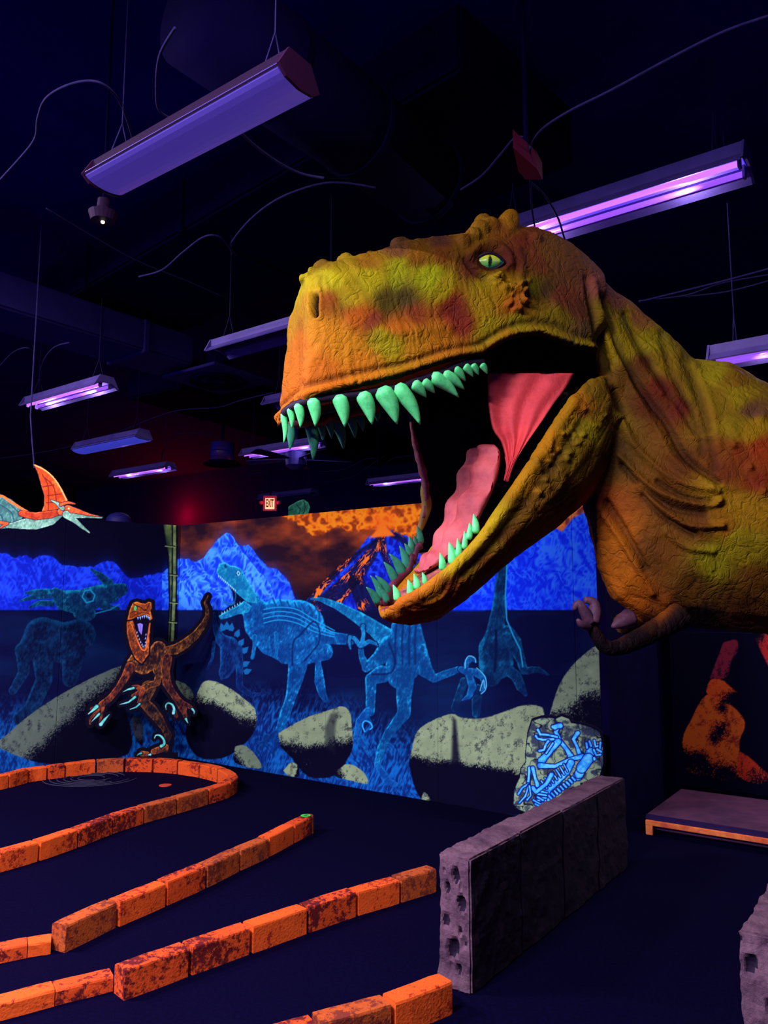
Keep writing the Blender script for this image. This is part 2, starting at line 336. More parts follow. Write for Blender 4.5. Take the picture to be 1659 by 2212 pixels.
cable([(500, 1060), (520, 1035), (560, 1022), (640, 1030), (700, 1040), (760, 1030), (800, 1005), (830, 985)], 3.6, 'wavy cable between the exit sign and the open mouth', .007)
cable([(690, 1018), (740, 1015), (790, 992), (820, 992), (830, 1003), (850, 990), (905, 982)], 3.6, 'cable wave just below the far teeth', .007)

# ------------------------------------------------------------------ painting toolkit (flat mural art, baked to vertices)
X0, Y0c, WW, HH = -80, 1040, 1420, 760
cv_k = 1.0
class Canvas:
    def __init__(s, x0, y0, x1, y1, sc=1.0, bg=(0, 0, 25)):
        s.x0, s.y0, s.sc = x0, y0, sc; s.w = int((x1 - x0) * sc); s.h = int((y1 - y0) * sc)
        s.a = np.zeros((s.h, s.w, 3)); s.a[:] = bg; s.alpha = np.zeros((s.h, s.w))
        yy, xx = np.mgrid[0:s.h, 0:s.w]; s.X = xx / sc + x0; s.Y = yy / sc + y0
    def blend(s, sl, m, c):
        c = np.asarray(c, float); s.a[sl] = s.a[sl] * (1 - m[..., None]) + c * m[..., None]; s.alpha[sl] = np.maximum(s.alpha[sl], m)
    def win(s, x0, y0, x1, y1):
        i0 = max(0, int((y0 - s.y0) * s.sc)); i1 = min(s.h, int((y1 - s.y0) * s.sc) + 1)
        j0 = max(0, int((x0 - s.x0) * s.sc)); j1 = min(s.w, int((x1 - s.x0) * s.sc) + 1)
        return (slice(i0, max(i0, i1)), slice(j0, max(j0, j1)))
    def sample(s, px, py):
        x = np.clip((px - s.x0) * s.sc, 0, s.w - 1.001); y = np.clip((py - s.y0) * s.sc, 0, s.h - 1.001)
        i = y.astype(int); j = x.astype(int); fy = (y - i)[:, None]; fx = (x - j)[:, None]
        A = s.a; return A[i, j] * (1 - fy) * (1 - fx) + A[i + 1, j] * fy * (1 - fx) + A[i, j + 1] * (1 - fy) * fx + A[i + 1, j + 1] * fy * fx
def vn(X, Y, sx, sy, seed=0):                       # value noise
    r = np.random.default_rng(seed); g = r.random((256, 256)); x = X / sx + 500; y = Y / sy + 500
    i = np.floor(y).astype(int); j = np.floor(x).astype(int); fy = y - i; fx = x - j; fy = fy * fy * (3 - 2 * fy); fx = fx * fx * (3 - 2 * fx)
    i0, i1, j0, j1 = i % 256, (i + 1) % 256, j % 256, (j + 1) % 256
    return g[i0, j0] * (1 - fy) * (1 - fx) + g[i1, j0] * fy * (1 - fx) + g[i0, j1] * (1 - fy) * fx + g[i1, j1] * fy * fx
def fbm(X, Y, s, seed=0, o=4, asp=1.0):
    t = 0; n = 0
    for k in range(o): w = .55 ** k; t = t + w * vn(X, Y, s * asp / 2 ** k, s / 2 ** k, seed + k); n += w
    return t / n
def ss(x, a, b):
    t = np.clip((x - a) / (b - a + 1e-9), 0, 1); return t * t * (3 - 2 * t)
def inpoly(X, Y, pts):
    c = np.zeros(X.shape, bool); n = len(pts)
    for k in range(n):
        (xa, ya), (xb, yb) = pts[k], pts[(k + 1) % n]
        if ya == yb: continue
        c ^= ((ya > Y) != (yb > Y)) & (X < (xb - xa) * (Y - ya) / (yb - ya) + xa)
    return c
def pdist(X, Y, pts, closed=False):
    d = np.full(X.shape, 1e9); n = len(pts)
    for k in range(n if closed else n - 1):
        (xa, ya), (xb, yb) = pts[k][:2], pts[(k + 1) % n][:2]; dx, dy = xb - xa, yb - ya
        t = np.clip(((X - xa) * dx + (Y - ya) * dy) / (dx * dx + dy * dy + 1e-9), 0, 1)
        d = np.minimum(d, np.hypot(X - xa - t * dx, Y - ya - t * dy))
    return d
def sdf(X, Y, pts): d = pdist(X, Y, pts, True); return np.where(inpoly(X, Y, pts), -d, d)
def cr2(pts, k=5): return [(p.x, p.y) for p in smooth_pts([(x, y, 0) for x, y in pts], k)]
def limbd(X, Y, pts):
    d = np.full(X.shape, 1e9); q = np.full(X.shape, 9.)
    for k in range(len(pts) - 1):
        (xa, ya, ra), (xb, yb, rb) = pts[k], pts[k + 1]; dx, dy = xb - xa, yb - ya
        t = np.clip(((X - xa) * dx + (Y - ya) * dy) / (dx * dx + dy * dy + 1e-9), 0, 1); r = ra + (rb - ra) * t
        D = np.hypot(X - xa - t * dx, Y - ya - t * dy); d = np.minimum(d, D - r); q = np.minimum(q, D / np.maximum(r, .3))
    return d, q
def shape_paint(cv, parts, dark, light, tf=lambda x, y: (x, y), k=1, tex=6, edge=.5, seed=3, outline=None, ow=2.0, mode='edge', light2=None, thr=.5):
    """parts: list of limb point lists and/or polygons (polygons given as 2-tuples)"""
    P2 = []
    for pr in parts:
        if len(pr[0]) == 3: P2.append(('l', [(*tf(x, y), r * k) for x, y, r in pr]))
        else: P2.append(('p', [tf(x, y) for x, y in pr]))
    xs = [p[0] for _, pr in P2 for p in pr]; ys = [p[1] for _, pr in P2 for p in pr]; R = max([p[2] for t, pr in P2 if t == 'l' for p in pr] + [3]) + 8
    sl = cv.win(min(xs) - R, min(ys) - R, max(xs) + R, max(ys) + R); X, Y = cv.X[sl], cv.Y[sl]
    if X.size == 0: return
    D = np.full(X.shape, 1e9); depth = np.zeros(X.shape)
    wob = (fbm(X, Y, 9, seed) - .5) * 1.6
    for t, pr in P2:
        if t == 'l':
            d, q = limbd(X, Y, pr); inner = np.clip(1 - q, 0, 1)
        else:
            d = sdf(X, Y, pr); inner = np.clip(-d / edge / 18, 0, 1)
        D = np.minimum(D, d); depth = np.maximum(depth, inner)
    D = D + wob
    if outline is not None: cv.blend(sl, ss(-D, -ow - 1, -ow + .6), outline)
    m = ss(-D, -.6, .7)
    n1 = fbm(X, Y, tex, seed + 5, 4); n2 = fbm(X, Y, tex * 3.2, seed + 9, 3)
    gy, gx = np.gradient(D - wob) if min(D.shape) > 2 else (0 * D, 0 * D)
    if mode == 'edge': fu = vn(X + Y * .35, Y - X * .2, 2.0, 5.5, seed + 40); v = .20 + (fu - .5) * .42 + (1 - ss(depth, .0, .42)) * (.34 - .40 * np.clip(gy * .8 + gx * .5, -1, 1) * cv_k) + (n1 - .5) * .62 + (n2 - .5) * .75
    else: v = ss(depth, 0, .5) * .5 + (n1 - .35) * 1.3 + (n2 - .5) * 1.1
    v = np.clip(v, 0, 1)[..., None]; c = np.asarray(dark) * (1 - v) + np.asarray(light) * v
    if light2 is not None:
        w = ss(n1 * .5 + v[..., 0] * .6, .52, .85)[..., None] * .6; c = c * (1 - w) + np.asarray(light2) * w
    cv.a[sl] = cv.a[sl] * (1 - m[..., None]) + c * m[..., None]; cv.alpha[sl] = np.maximum(cv.alpha[sl], m)
def stroke(cv, pts, w, c, tf=lambda x, y: (x, y), soft=.8, k=1):
    q = [tf(x, y) for x, y in pts]; xs = [p[0] for p in q]; ys = [p[1] for p in q]; R = w * k + 4
    sl = cv.win(min(xs) - R, min(ys) - R, max(xs) + R, max(ys) + R); X, Y = cv.X[sl], cv.Y[sl]
    if X.size: cv.blend(sl, ss(-pdist(X, Y, q), -w * k / 2 - soft, -w * k / 2 + soft * .4), c)
def fillp(cv, pts, c, tf=lambda x, y: (x, y), soft=1.0, alpha=1):
    q = [tf(x, y) for x, y in pts]; xs = [p[0] for p in q]; ys = [p[1] for p in q]; R = 4 + soft
    sl = cv.win(min(xs) - R, min(ys) - R, max(xs) + R, max(ys) + R); X, Y = cv.X[sl], cv.Y[sl]
    if X.size: cv.blend(sl, ss(-sdf(X, Y, q), -soft, soft) * alpha, c)

cv = Canvas(-80, 1040, 1340, 1800, 1.25, bg=(1, 1, 24)); X, Y = cv.X, cv.Y; ALL = (slice(None), slice(None))
# red sky right of the corner
m = ss(X, 378, 392) * ss(-Y, -1330, -1270)
n = fbm(X, Y, 46, 1, 5, 1.8); n2 = fbm(X, Y, 16, 11, 4)
v = np.clip((n - .33) * 2.1, 0, 1) * (1 - ss(Y, 1170, 1300) * .85)
sky = np.array([26, 8, 22])[None, None] * (1 - v[..., None]) + np.array([150, 58, 22]) * v[..., None]
cv.a[:] = cv.a * (1 - m[..., None]) + sky * m[..., None]
bound = np.interp(X, [600, 625, 650, 675, 700, 730, 760, 790, 830, 880, 915, 1000, 1300], [1108, 1118, 1140, 1158, 1160, 1138, 1148, 1150, 1135, 1160, 1160, 1165, 1150]) + (n2 - .5) * 26
m = ss(bound - Y, -3, 5) * ss(X, 602, 616)
rr = 1 - np.abs(2 * fbm(X, Y, 17, 21, 3) - 1); v = np.clip((rr - .55) * 2.6, 0, 1)
oc = np.array([120, 42, 12]) * (1 - v[..., None]) + np.array([240, 112, 14]) * v[..., None]
cv.a[:] = cv.a * (1 - m[..., None]) + oc * m[..., None]
# mountains
def mountain(ridge, c1, c2, seed, base=1318, glow=True):
    xs, ys = zip(*ridge); top = np.interp(X, xs, ys, left=9999, right=9999) + (fbm(X, Y * 0, 7, seed, 3) - .5) * 6
    if glow: cv.blend(ALL, np.exp(-np.maximum(top - Y, 0) / 12.) * .35 * (Y < top + 2) * (top < 5000), c1)
    m = ss(Y - top, -1, 1) * ss(base - Y, -1.5, 1.5)
    wx = X + 14 * (fbm(X, Y, 30, seed + 31, 2) - .5); wy = Y + 26 * (fbm(X, Y, 34, seed + 33, 2) - .5)
    r1 = 1 - np.abs(2 * vn(wx + wy * .35, wy, 5.5, 9, seed + 1) - 1); r2 = 1 - np.abs(2 * vn(wx - wy * .5, wy, 11, 22, seed + 2) - 1); f = fbm(X, Y, 60, seed + 3, 3)
    v = np.clip((r1 * .5 + r2 * .5 - .48) * 2.3 + (f - .5) * 1.2 + .22 * np.exp(-np.maximum(Y - top, 0) / 8), 0, 1)
    v = v * (1 - .3 * ss(Y, 1270, 1320)); c = np.array(c1) * (1 - v[..., None]) + np.array(c2) * v[..., None]
    cv.a[:] = cv.a * (1 - m[..., None]) + c * m[..., None]
mountain([(-90, 1190), (0, 1194), (16, 1194), (28, 1204), (56, 1200), (72, 1208), (95, 1198), (119, 1206), (135, 1222), (171, 1225), (199, 1225), (235, 1210), (251, 1218), (274, 1247), (286, 1251), (318, 1243), (354, 1235), (390, 1215), (395, 1300)], (8, 26, 168), (26, 62, 232), 50)
mountain([(480, 1165), (517, 1180), (537, 1176), (557, 1202), (577, 1225), (601, 1231), (625, 1257), (636, 1289), (650, 1312)], (8, 36, 180), (46, 108, 250), 62)
mountain([(350, 1240), (378, 1210), (392, 1204), (422, 1214), (438, 1206), (469, 1166), (487, 1152), (497, 1152), (517, 1180), (540, 1212), (560, 1235), (585, 1262), (600, 1312)], (12, 48, 200), (62, 136, 255), 71)
mountain([(635, 1308), (655, 1304), (700, 1262), (760, 1205), (795, 1160), (815, 1150), (850, 1146), (880, 1160), (905, 1195), (960, 1240), (1010, 1262), (1050, 1240)], (4, 14, 130), (22, 60, 225), 80, 1330, False)
mountain([(930, 1310), (1000, 1285), (1045, 1235), (1075, 1205), (1120, 1190), (1160, 1160), (1190, 1138), (1215, 1150), (1240, 1118), (1262, 1108), (1285, 1130), (1345, 1150)], (4, 34, 205), (34, 92, 255), 93)
# lava
vol = ss(Y, 1150, 1165)
def lava(pts, w0, w1, thr, seed):
    q = [(x, y, w0 + (w1 - w0) * i / (len(pts) - 1)) for i, (x, y) in enumerate(pts)]
    d, qq = limbd(X, Y, q); blk = ss(-d, -3, 2)
    ang = math.atan2(pts[-1][1] - pts[0][1], pts[-1][0] - pts[0][0]); uu = X * math.cos(ang) + Y * math.sin(ang); vv = -X * math.sin(ang) + Y * math.cos(ang)
    vv = vv + 9 * (fbm(X, Y, 16, seed + 4, 2) - .5)
    r = 1 - np.abs(2 * vn(uu, vv, 22, 4.6, seed) - 1); r2 = 1 - np.abs(2 * vn(uu + vv * .3, vv, 9, 3.6, seed + 2) - 1); g_ = vn(uu, vv, 26, 12, seed + 7)
    cv.blend(ALL, blk * .8, (6, 4, 30)); cv.blend(ALL, ss(-d, -1, 2) * ss(np.maximum(r, r2 * .97) + (g_ - .5) * .5, thr, thr + .10), (252, 96, 24))
lava([(822, 1160), (800, 1200), (765, 1245), (722, 1290), (690, 1322)], 8, 26, .93, 100)
lava([(812, 1168), (780, 1190), (730, 1232), (690, 1275), (668, 1306)], 3, 9, .93, 110)
lava([(824, 1160), (828, 1190), (836, 1215), (846, 1242)], 8, 6, .80, 120)
lava([(850, 1155), (870, 1165), (885, 1190)], 8, 6, .95, 130)
lava([(770, 1260), (790, 1300), (800, 1330)], 18, 24, 1.02, 140)
fillp(cv, [(798, 1162), (808, 1152), (817, 1140), (822, 1128), (832, 1126), (836, 1140), (852, 1157)], (248, 96, 18), soft=3.5)
fillp(cv, [(800, 1140), (810, 1112), (850, 1108), (856, 1138)], (235, 90, 16), soft=12, alpha=.6)
# dark lake and shore
m = ss(Y, 1316, 1323); f = fbm(X, Y, 60, 150, 4, 3.2)
v = np.clip((f - .45) * 2.2, 0, 1)[..., None] * .8; c = np.array([2, 5, 46]) * (1 - v) + np.array([3, 28, 72]) * v
cv.a[:] = cv.a * (1 - m[..., None]) + c * m[..., None]
# grass
gtop = np.interp(X, [-80, 60, 250, 420, 500, 560, 760, 900, 1300], [1500, 1500, 1520, 1480, 1480, 1470, 1500, 1560, 1560])
gx_ = X + 10 * np.sin(Y / 21. + X / 40.) + 12 * (fbm(X, Y, 40, 167, 2) - .5); g = .5 * (1 - np.abs(2 * vn(gx_, Y, 3.2, 17, 160) - 1)) + .5 * (1 - np.abs(2 * vn(X + Y * .35, Y, 4.5, 13, 168) - 1)); f = fbm(X, Y, 50, 163, 3)
m = ss(Y - gtop, -20, 80) * ss(g * .75 + f * .45, .52, .98)
cv.blend(ALL, ss(Y - gtop, 0, 140) * .55, (3, 44, 130)); cv.blend(ALL, m * .72, (10, 104, 190))
# --- painted dinosaurs
T8 = lambda x, y: (x / 2.514, 1150 + y / 2.514); K8 = 1 / 2.514
TB = lambda x, y: (420 + x / 3.072, 1180 + y / 3.072); KB = 1 / 3.072
TR = lambda x, y: (840 + x / 3.456, 1200 + y / 3.456); KR = 1 / 3.456
DK, LT = (2, 26, 76), (10, 128, 178)
LT2 = (30, 170, 215)
# horned dinosaur at left
shape_paint(cv, [[(150, 640, 60), (230, 560, 100), (340, 600, 110), (430, 560, 90)], [(120, 640, 40), (130, 760, 30), (70, 860, 22)], [(230, 650, 60), (240, 800, 45), (170, 960, 40), (110, 1010, 40)], [(400, 640, 70), (380, 800, 40)]], (1, 8, 42), (6, 62, 110), T8, K8, seed=170, tex=7)
shape_paint(cv, [[(300, 330, 30), (350, 370, 55), (440, 380, 70), (520, 350, 60), (600, 330, 55), (660, 310, 35)], [(440, 430, 45), (480, 440, 40)], [(270, 320, 14), (190, 325, 16), (140, 330, 6)], [(270, 345, 16), (180, 350, 14), (110, 372, 5)], [(280, 385, 18), (210, 385, 14), (160, 408, 5)], [(590, 280, 28), (550, 240, 20), (495, 200, 6)], [(560, 400, 22), (640, 415, 12)]], (2, 26, 66), (10, 104, 140), T8, K8, seed=172, tex=5, light2=(14, 130, 160))
shape_paint(cv, [[(480, 345, 16), (478, 346, 10)]], (1, 10, 40), (4, 40, 80), T8, K8, seed=175)
stroke(cv, [(446, 350), (460, 318), (490, 312), (515, 340), (505, 372), (470, 382), (446, 350)], 6, (14, 120, 165), T8, k=K8)
stroke(cv, [(520, 440), (600, 420), (650, 390)], 5, (12, 100, 150), T8, k=K8)
# plated dinosaur, between the tail and the blue biter
for (x, y, a) in [(185, 540, -.3), (215, 530, 0), (245, 540, .15), (285, 580, .4), (310, 640, .6), (335, 690, .8), (340, 780, 1.1), (350, 830, 1.2)]:
    dx, dy = math.sin(a), -math.cos(a); s_ = 34
    fillp(cv, [(x - dy * 14 - dx * 22, y + dx * 14 - dy * 22), (x - dy * 20, y + dx * 20), (x + dx * s_, y + dy * s_), (x + dy * 20, y - dx * 20), (x + dy * 14 - dx * 22, y - dx * 14 - dy * 22)], (10, 80, 140), TB)
shape_paint(cv, [[(125, 450, 10), (145, 560, 20), (180, 620, 40), (230, 660, 62), (230, 780, 58), (200, 840, 40)], [(290, 680, 30), (300, 800, 24), (300, 930, 22), (380, 990, 16), (475, 972, 5)], [(130, 640, 12), (120, 740, 9), (85, 820, 8)], [(200, 780, 16), (180, 880, 10)]], (2, 16, 66), (8, 88, 155), TB, KB, seed=180, tex=9)
# blue biter: body, tail, legs, head
shape_paint(cv, [[(790, 580, 60), (840, 600, 50), (930, 610, 40), (1040, 620, 34)], [(450, 500, 90), (560, 520, 170), (680, 540, 185), (780, 600, 110)], [(390, 420, 78), (440, 520, 110), (520, 620, 110), (600, 680, 90)], [(330, 300, 45), (370, 360, 62), (420, 440, 85)], [(720, 560, 100), (700, 700, 75), (670, 880, 52), (640, 1000, 34), (600, 1120, 34), (560, 1230, 26)], [(860, 700, 60), (760, 740, 40)], [(820, 760, 18), (830, 900, 34), (850, 980, 26), (870, 1020, 18)], [(640, 740, 40), (590, 750, 30)]], (2, 44, 104), (12, 120, 190), TB, KB, seed=190, tex=6, light2=LT2)
for s_ in range(7):    # back stripes
    x = 520 + s_ * 48; stroke(cv, [(x, 345 + s_ * 10), (x + 22, 400 + s_ * 8), (x + 18, 470 + s_ * 8)], 9, (3, 50, 110), TB, k=KB * .6, soft=2.6)
for s_ in range(4): stroke(cv, cr2([(460, 420 + 30 * s_), (560, 405 + 28 * s_), (680, 420 + 30 * s_), (800, 490 + 26 * s_), (930, 560 + 14 * s_)]), 4, (20, 130, 190), TB, k=KB, soft=1.2)
stroke(cv, cr2([(650, 790), (655, 640), (700, 590), (790, 500), (830, 560), (820, 650), (730, 760)]), 7, (2, 22, 70), TB, k=KB * .6, soft=2.6)
shape_paint(cv, [[(540, 580, 14), (548, 660, 12), (540, 740, 9)], [(400, 600, 16), (400, 660, 12), (385, 740, 12)]], (3, 60, 120), (16, 140, 200), TB, KB, seed=196, tex=5)
fillp(cv, [(215, 240), (330, 310), (345, 360), (300, 400), (215, 440), (190, 430), (260, 370), (250, 300)], (1, 4, 40), TB)
shape_paint(cv, [[(150, 150), (165, 118), (205, 108), (240, 130), (270, 132), (310, 150), (345, 215), (400, 300), (420, 380), (350, 370), (300, 330), (240, 270), (170, 205), (148, 175)]], (6, 88, 140), (40, 180, 205), TB, KB, seed=200, tex=4, edge=.5, light2=(70, 205, 215))
shape_paint(cv, [[(160, 462), (175, 487), (230, 475), (290, 452), (360, 440), (380, 400), (330, 360), (300, 385), (260, 410), (200, 440)]], (6, 80, 135), (34, 160, 200), TB, KB, seed=202, tex=4, light2=(60, 190, 210))
shape_paint(cv, [[(190, 340, 5), (200, 372, 7), (240, 385, 9), (265, 375, 6)]], (10, 60, 120), (20, 110, 170), TB, KB, seed=203)
stroke(cv, [(265, 250), (275, 330), (262, 385)], 5, (10, 80, 130), TB, k=KB)
for i in range(11):
    x, y = 158 + i * 11, 190 + i * 9.5; fillp(cv, [(x, y), (x + 8, y + 6), (x + 1, y + 20)], (150, 225, 235), TB, soft=.7)
for i in range(8):
    x, y = 180 + i * 17, 452 - i * 10; fillp(cv, [(x, y), (x + 8, y - 3), (x + 2, y - 17)], (130, 215, 230), TB, soft=.7)
shape_paint(cv, [[(290, 180, 17), (291, 181, 15)]], (2, 30, 70), (4, 60, 110), TB, KB, seed=205); stroke(cv, [(281, 178), (290, 165), (302, 180), (292, 195), (281, 178)], 5, (120, 215, 225), TB, k=KB)
fillp(cv, [(195, 130), (208, 118), (218, 140), (205, 150)], (3, 50, 100), TB)
shape_paint(cv, [[(540, 1240, 22), (450, 1310, 16), (420, 1300, 10)], [(540, 1240, 22), (540, 1330, 14), (520, 1380, 8)], [(480, 1270, 26), (440, 1340, 12)]], (2, 30, 90), (8, 84, 160), TB, KB, seed=207, tex=5)
# tail of the clawed dinosaur + its body
shape_paint(cv, [[(775, 350, 6), (840, 352, 15), (960, 400, 26), (1080, 470, 40), (1200, 550, 52), (1290, 620, 70)]], (3, 66, 120), (18, 142, 190), TB, KB, seed=210, tex=4, light2=(40, 175, 205))
shape_paint(cv, [[(1400, 520, 90), (1390, 640, 110), (1390, 780, 120), (1370, 860, 90)], [(1460, 540, 45), (1490, 700, 55), (1530, 820, 50), (1590, 880, 26), (1660, 850, 26), (1760, 815, 20)], [(1300, 660, 70), (1230, 740, 50), (1140, 805, 30)], [(1140, 805, 26), (1110, 730, 20), (1100, 650, 16)], [(1240, 850, 60), (1170, 880, 38), (1170, 1000, 32), (1165, 1100, 30)], [(1400, 880, 60), (1390, 1000, 50), (1390, 1110, 44), (1290, 1240, 30), (1240, 1340, 28), (1215, 1450, 22)]], (2, 46, 102), (10, 110, 172), TB, KB, seed=212, tex=6, light2=LT2)
for x in (1340, 1385, 1430, 1470): stroke(cv, [(x, 520), (x - 8, 640), (x - 4, 780)], 10, (2, 30, 84), TB, k=KB * .6, soft=3.2)
stroke(cv, cr2([(1290, 640), (1330, 760), (1300, 840), (1180, 850)]), 8, (2, 20, 70), TB, k=KB * .6, soft=3.2)
shape_paint(cv, [[(1100, 660, 16), (1060, 610, 13), (1030, 600, 9)], [(1030, 600, 10), (1026, 640, 9), (1036, 680, 4)], [(1110, 650, 15), (1122, 590, 12), (1120, 530, 13), (1108, 545, 5)], [(1110, 660, 15), (1160, 630, 13), (1200, 645, 11), (1215, 662, 4)]], (4, 70, 130), (40, 165, 210), TB, KB, seed=214, tex=4, outline=(2, 14, 60))
shape_paint(cv, [[(1150, 1100, 30), (1095, 1160, 24), (1080, 1260, 26), (1120, 1320, 18)], [(1130, 1330, 14), (1160, 1400, 4)], [(1150, 1140, 14), (1175, 1190, 10), (1140, 1230, 5)], [(1215, 1450, 20), (1280, 1560, 26), (1360, 1590, 10)]], (3, 50, 120), (20, 130, 200), TB, KB, seed=216, tex=4)
stroke(cv, cr2([(1130, 1230), (1115, 1190), (1130, 1160), (1165, 1170), (1180, 1200), (1165, 1215)]), 7, (40, 150, 215), TB, k=KB)
# long neck dinosaur at right
shape_paint(cv, [[(862, -60, 36), (850, 100, 36), (830, 250, 40), (820, 400, 52), (800, 540, 66)], [(800, 560, 70), (790, 700, 120), (800, 800, 130), (760, 900, 80)], [(880, 580, 60), (930, 650, 60), (985, 780, 34), (1010, 860, 30), (1110, 850, 22), (1190, 890, 8)], [(850, 720, 40), (860, 830, 40), (950, 900, 40), (985, 980, 34), (1020, 1040, 14)], [(560, 940, 30), (490, 1140, 26)], [(660, 1000, 40), (650, 1180, 30)]], (1, 22, 64), (6, 88, 132), TR, KR, seed=220, tex=9, light2=(10, 112, 160))
stroke(cv, [(880, -60), (880, 100), (870, 300), (880, 480), (930, 600), (980, 700), (1000, 830)], 6, (20, 140, 190), TR, k=KR, soft=1.5)
stroke(cv, cr2([(800, 560), (800, 700), (790, 860)]), 14, (1, 12, 52), TR, k=KR, soft=3)
# its front hand (of the clawed one) over the long neck's leg
shape_paint(cv, [[(540, 850, 22), (590, 870, 30), (640, 870, 26), (700, 910, 24), (718, 970, 18), (690, 1030, 6)], [(570, 860, 16), (585, 790, 20), (620, 770, 18), (645, 790, 8)], [(600, 900, 26), (625, 980, 30), (600, 1050, 22), (550, 1080, 6)]], (3, 50, 110), (20, 130, 190), TR, KR, seed=224, tex=4, outline=(2, 16, 70))
stroke(cv, cr2([(655, 840), (700, 880), (725, 930), (722, 1000), (690, 1032)]), 4, (90, 190, 230), TR, k=KR)
stroke(cv, cr2([(570, 840), (575, 780), (600, 750), (640, 765), (650, 800)]), 4, (90, 190, 230), TR, k=KR)
stroke(cv, cr2([(680, 1010), (705, 930), (715, 990)]), 4, (100, 200, 235), TR, k=KR)
# grey green boulders
def rock(poly, tf, seed, shade, blk=None, deep=(0, 0, 22), base=(104, 118, 92)):
    q = [tf(x, y) for x, y in cr2(poly + [poly[0]], 4)]
    xs = [p[0] for p in q]; ys = [p[1] for p in q]; sl = cv.win(min(xs) - 4, min(ys) - 4, max(xs) + 4, max(ys) + 4); A, B = cv.X[sl], cv.Y[sl]
    m = ss(-sdf(A, B, q) + (fbm(A, B, 6, seed) - .5) * 2, -1, 1)
    s = 0
    for (ax, ay, bx, by, w) in shade:      # darkness rising from a to b
        (ax, ay), (bx, by) = tf(ax, ay), tf(bx, by); L2 = (bx - ax) ** 2 + (by - ay) ** 2
        s = np.maximum(s, np.clip(((A - ax) * (bx - ax) + (B - ay) * (by - ay)) / L2, 0, 1) * w)
    g = RNG.random(A.shape) * .5 + vn(A, B, 1.6, 1.6, seed + 3) * .5; f = fbm(A, B, 22, seed + 4, 4)
    f2_ = vn(A, B, 7, 9, seed + 8); dk = np.maximum(ss(s + (f - .5) * .55 + (g - .5) * .75, .40, .66), .55 * ss((g - .5) * 1.2 + (f2_ - .5) + (f - .5), .25, .5))
    c = np.array(base) * (1 + (f[..., None] - .5) * .25); c = c * (1 - dk[..., None]) + np.array(deep) * dk[..., None]
    cv.a[sl] = cv.a[sl] * (1 - m[..., None]) + c * m[..., None]
RB = (120, 132, 104)
rock([(-60, 1130), (10, 1120), (150, 1000), (330, 880), (500, 790), (640, 730), (660, 745), (665, 900), (700, 1200), (300, 1260), (60, 1200)], T8, 230, [(420, 900, 620, 1080, 1.0), (100, 1150, 200, 1260, 1)], base=(78, 88, 84))
rock([(945, 800), (1000, 820), (1040, 860), (1052, 920), (1000, 1000), (930, 990)], T8, 232, [(970, 880, 1000, 960, 1)], base=(84, 96, 86))
rock([(720, 1000), (770, 1020), (775, 1150), (740, 1130), (715, 1060)], T8, 233, [(745, 1080, 750, 1160, 1)], base=(38, 42, 56))
rock([(1010, 1050), (1060, 1065), (1080, 1090), (1020, 1100)], T8, 234, [(1040, 1085, 1040, 1110, 1)], base=(40, 46, 56))
rock([(0, 1040), (25, 960), (60, 900), (130, 895), (230, 940), (340, 1020), (400, 1080), (412, 1160), (390, 1240), (320, 1320), (200, 1400), (30, 1400), (-60, 1250)], TB, 236, [(200, 1010, 150, 1110, 1), (300, 1080, 290, 1160, .9)], base=RB)
rock([(270, 1330), (330, 1320), (400, 1380), (446, 1470), (330, 1460), (260, 1420)], TB, 238, [(330, 1400, 270, 1440, 1)], base=(96, 108, 90))
rock([(558, 1240), (640, 1190), (760, 1130), (900, 1085), (980, 1062), (1030, 1100), (1045, 1200), (1050, 1330), (1010, 1420), (930, 1520), (760, 1530), (640, 1400), (575, 1330)], TB, 240, [(760, 1250, 775, 1370, 1), (945, 1330, 930, 1400, .8)], base=RB)
fillp(cv, [(868, 1200), (905, 1110), (955, 1100), (935, 1200), (930, 1370), (868, 1340)], (14, 16, 30), TB, soft=5, alpha=.55)
rock([(590, 1490), (640, 1435), (690, 1460), (690, 1530), (620, 1520)], TB, 242, [(660, 1480, 690, 1490, 1)], base=RB)
rock([(1000, 1445), (1060, 1455), (1130, 1510), (1148, 1575), (1040, 1555), (930, 1520)], TB, 244, [(1030, 1500, 940, 1530, 1)], base=RB)
rock([(150, 1550), (170, 1450), (215, 1310), (330, 1230), (470, 1182), (540, 1210), (700, 1215), (850, 1170), (1000, 1120), (1120, 1125), (1160, 1190), (1180, 1500), (1100, 1900), (560, 1870), (300, 1850), (200, 1750)], TR, 246, [(380, 1470, 365, 1570, 1), (760, 1500, 720, 1840, .95)], base=RB)
fillp(cv, [(480, 1210), (500, 1230), (530, 1560), (540, 1850), (400, 1850), (470, 1500)], (2, 2, 24), TR, soft=5, alpha=.85)
rock([(240, 1830), (262, 1765), (310, 1820), (320, 1850)], TR, 248, [(290, 1800, 320, 1830, 1)], base=RB)
rock([(1200, 1200), (1240, 1050), (1310, 900), (1420, 770), (1570, 660), (1700, 650), (1700, 1400), (1200, 1400)], TR, 250, [(1420, 950, 1520, 1130, .9)], base=(112, 124, 100))
fillp(cv, [(520, 1560), (300, 1700), (480, 1950), (1110, 1950), (1060, 1840), (700, 1850)], (1, 1, 24), TR, soft=8)
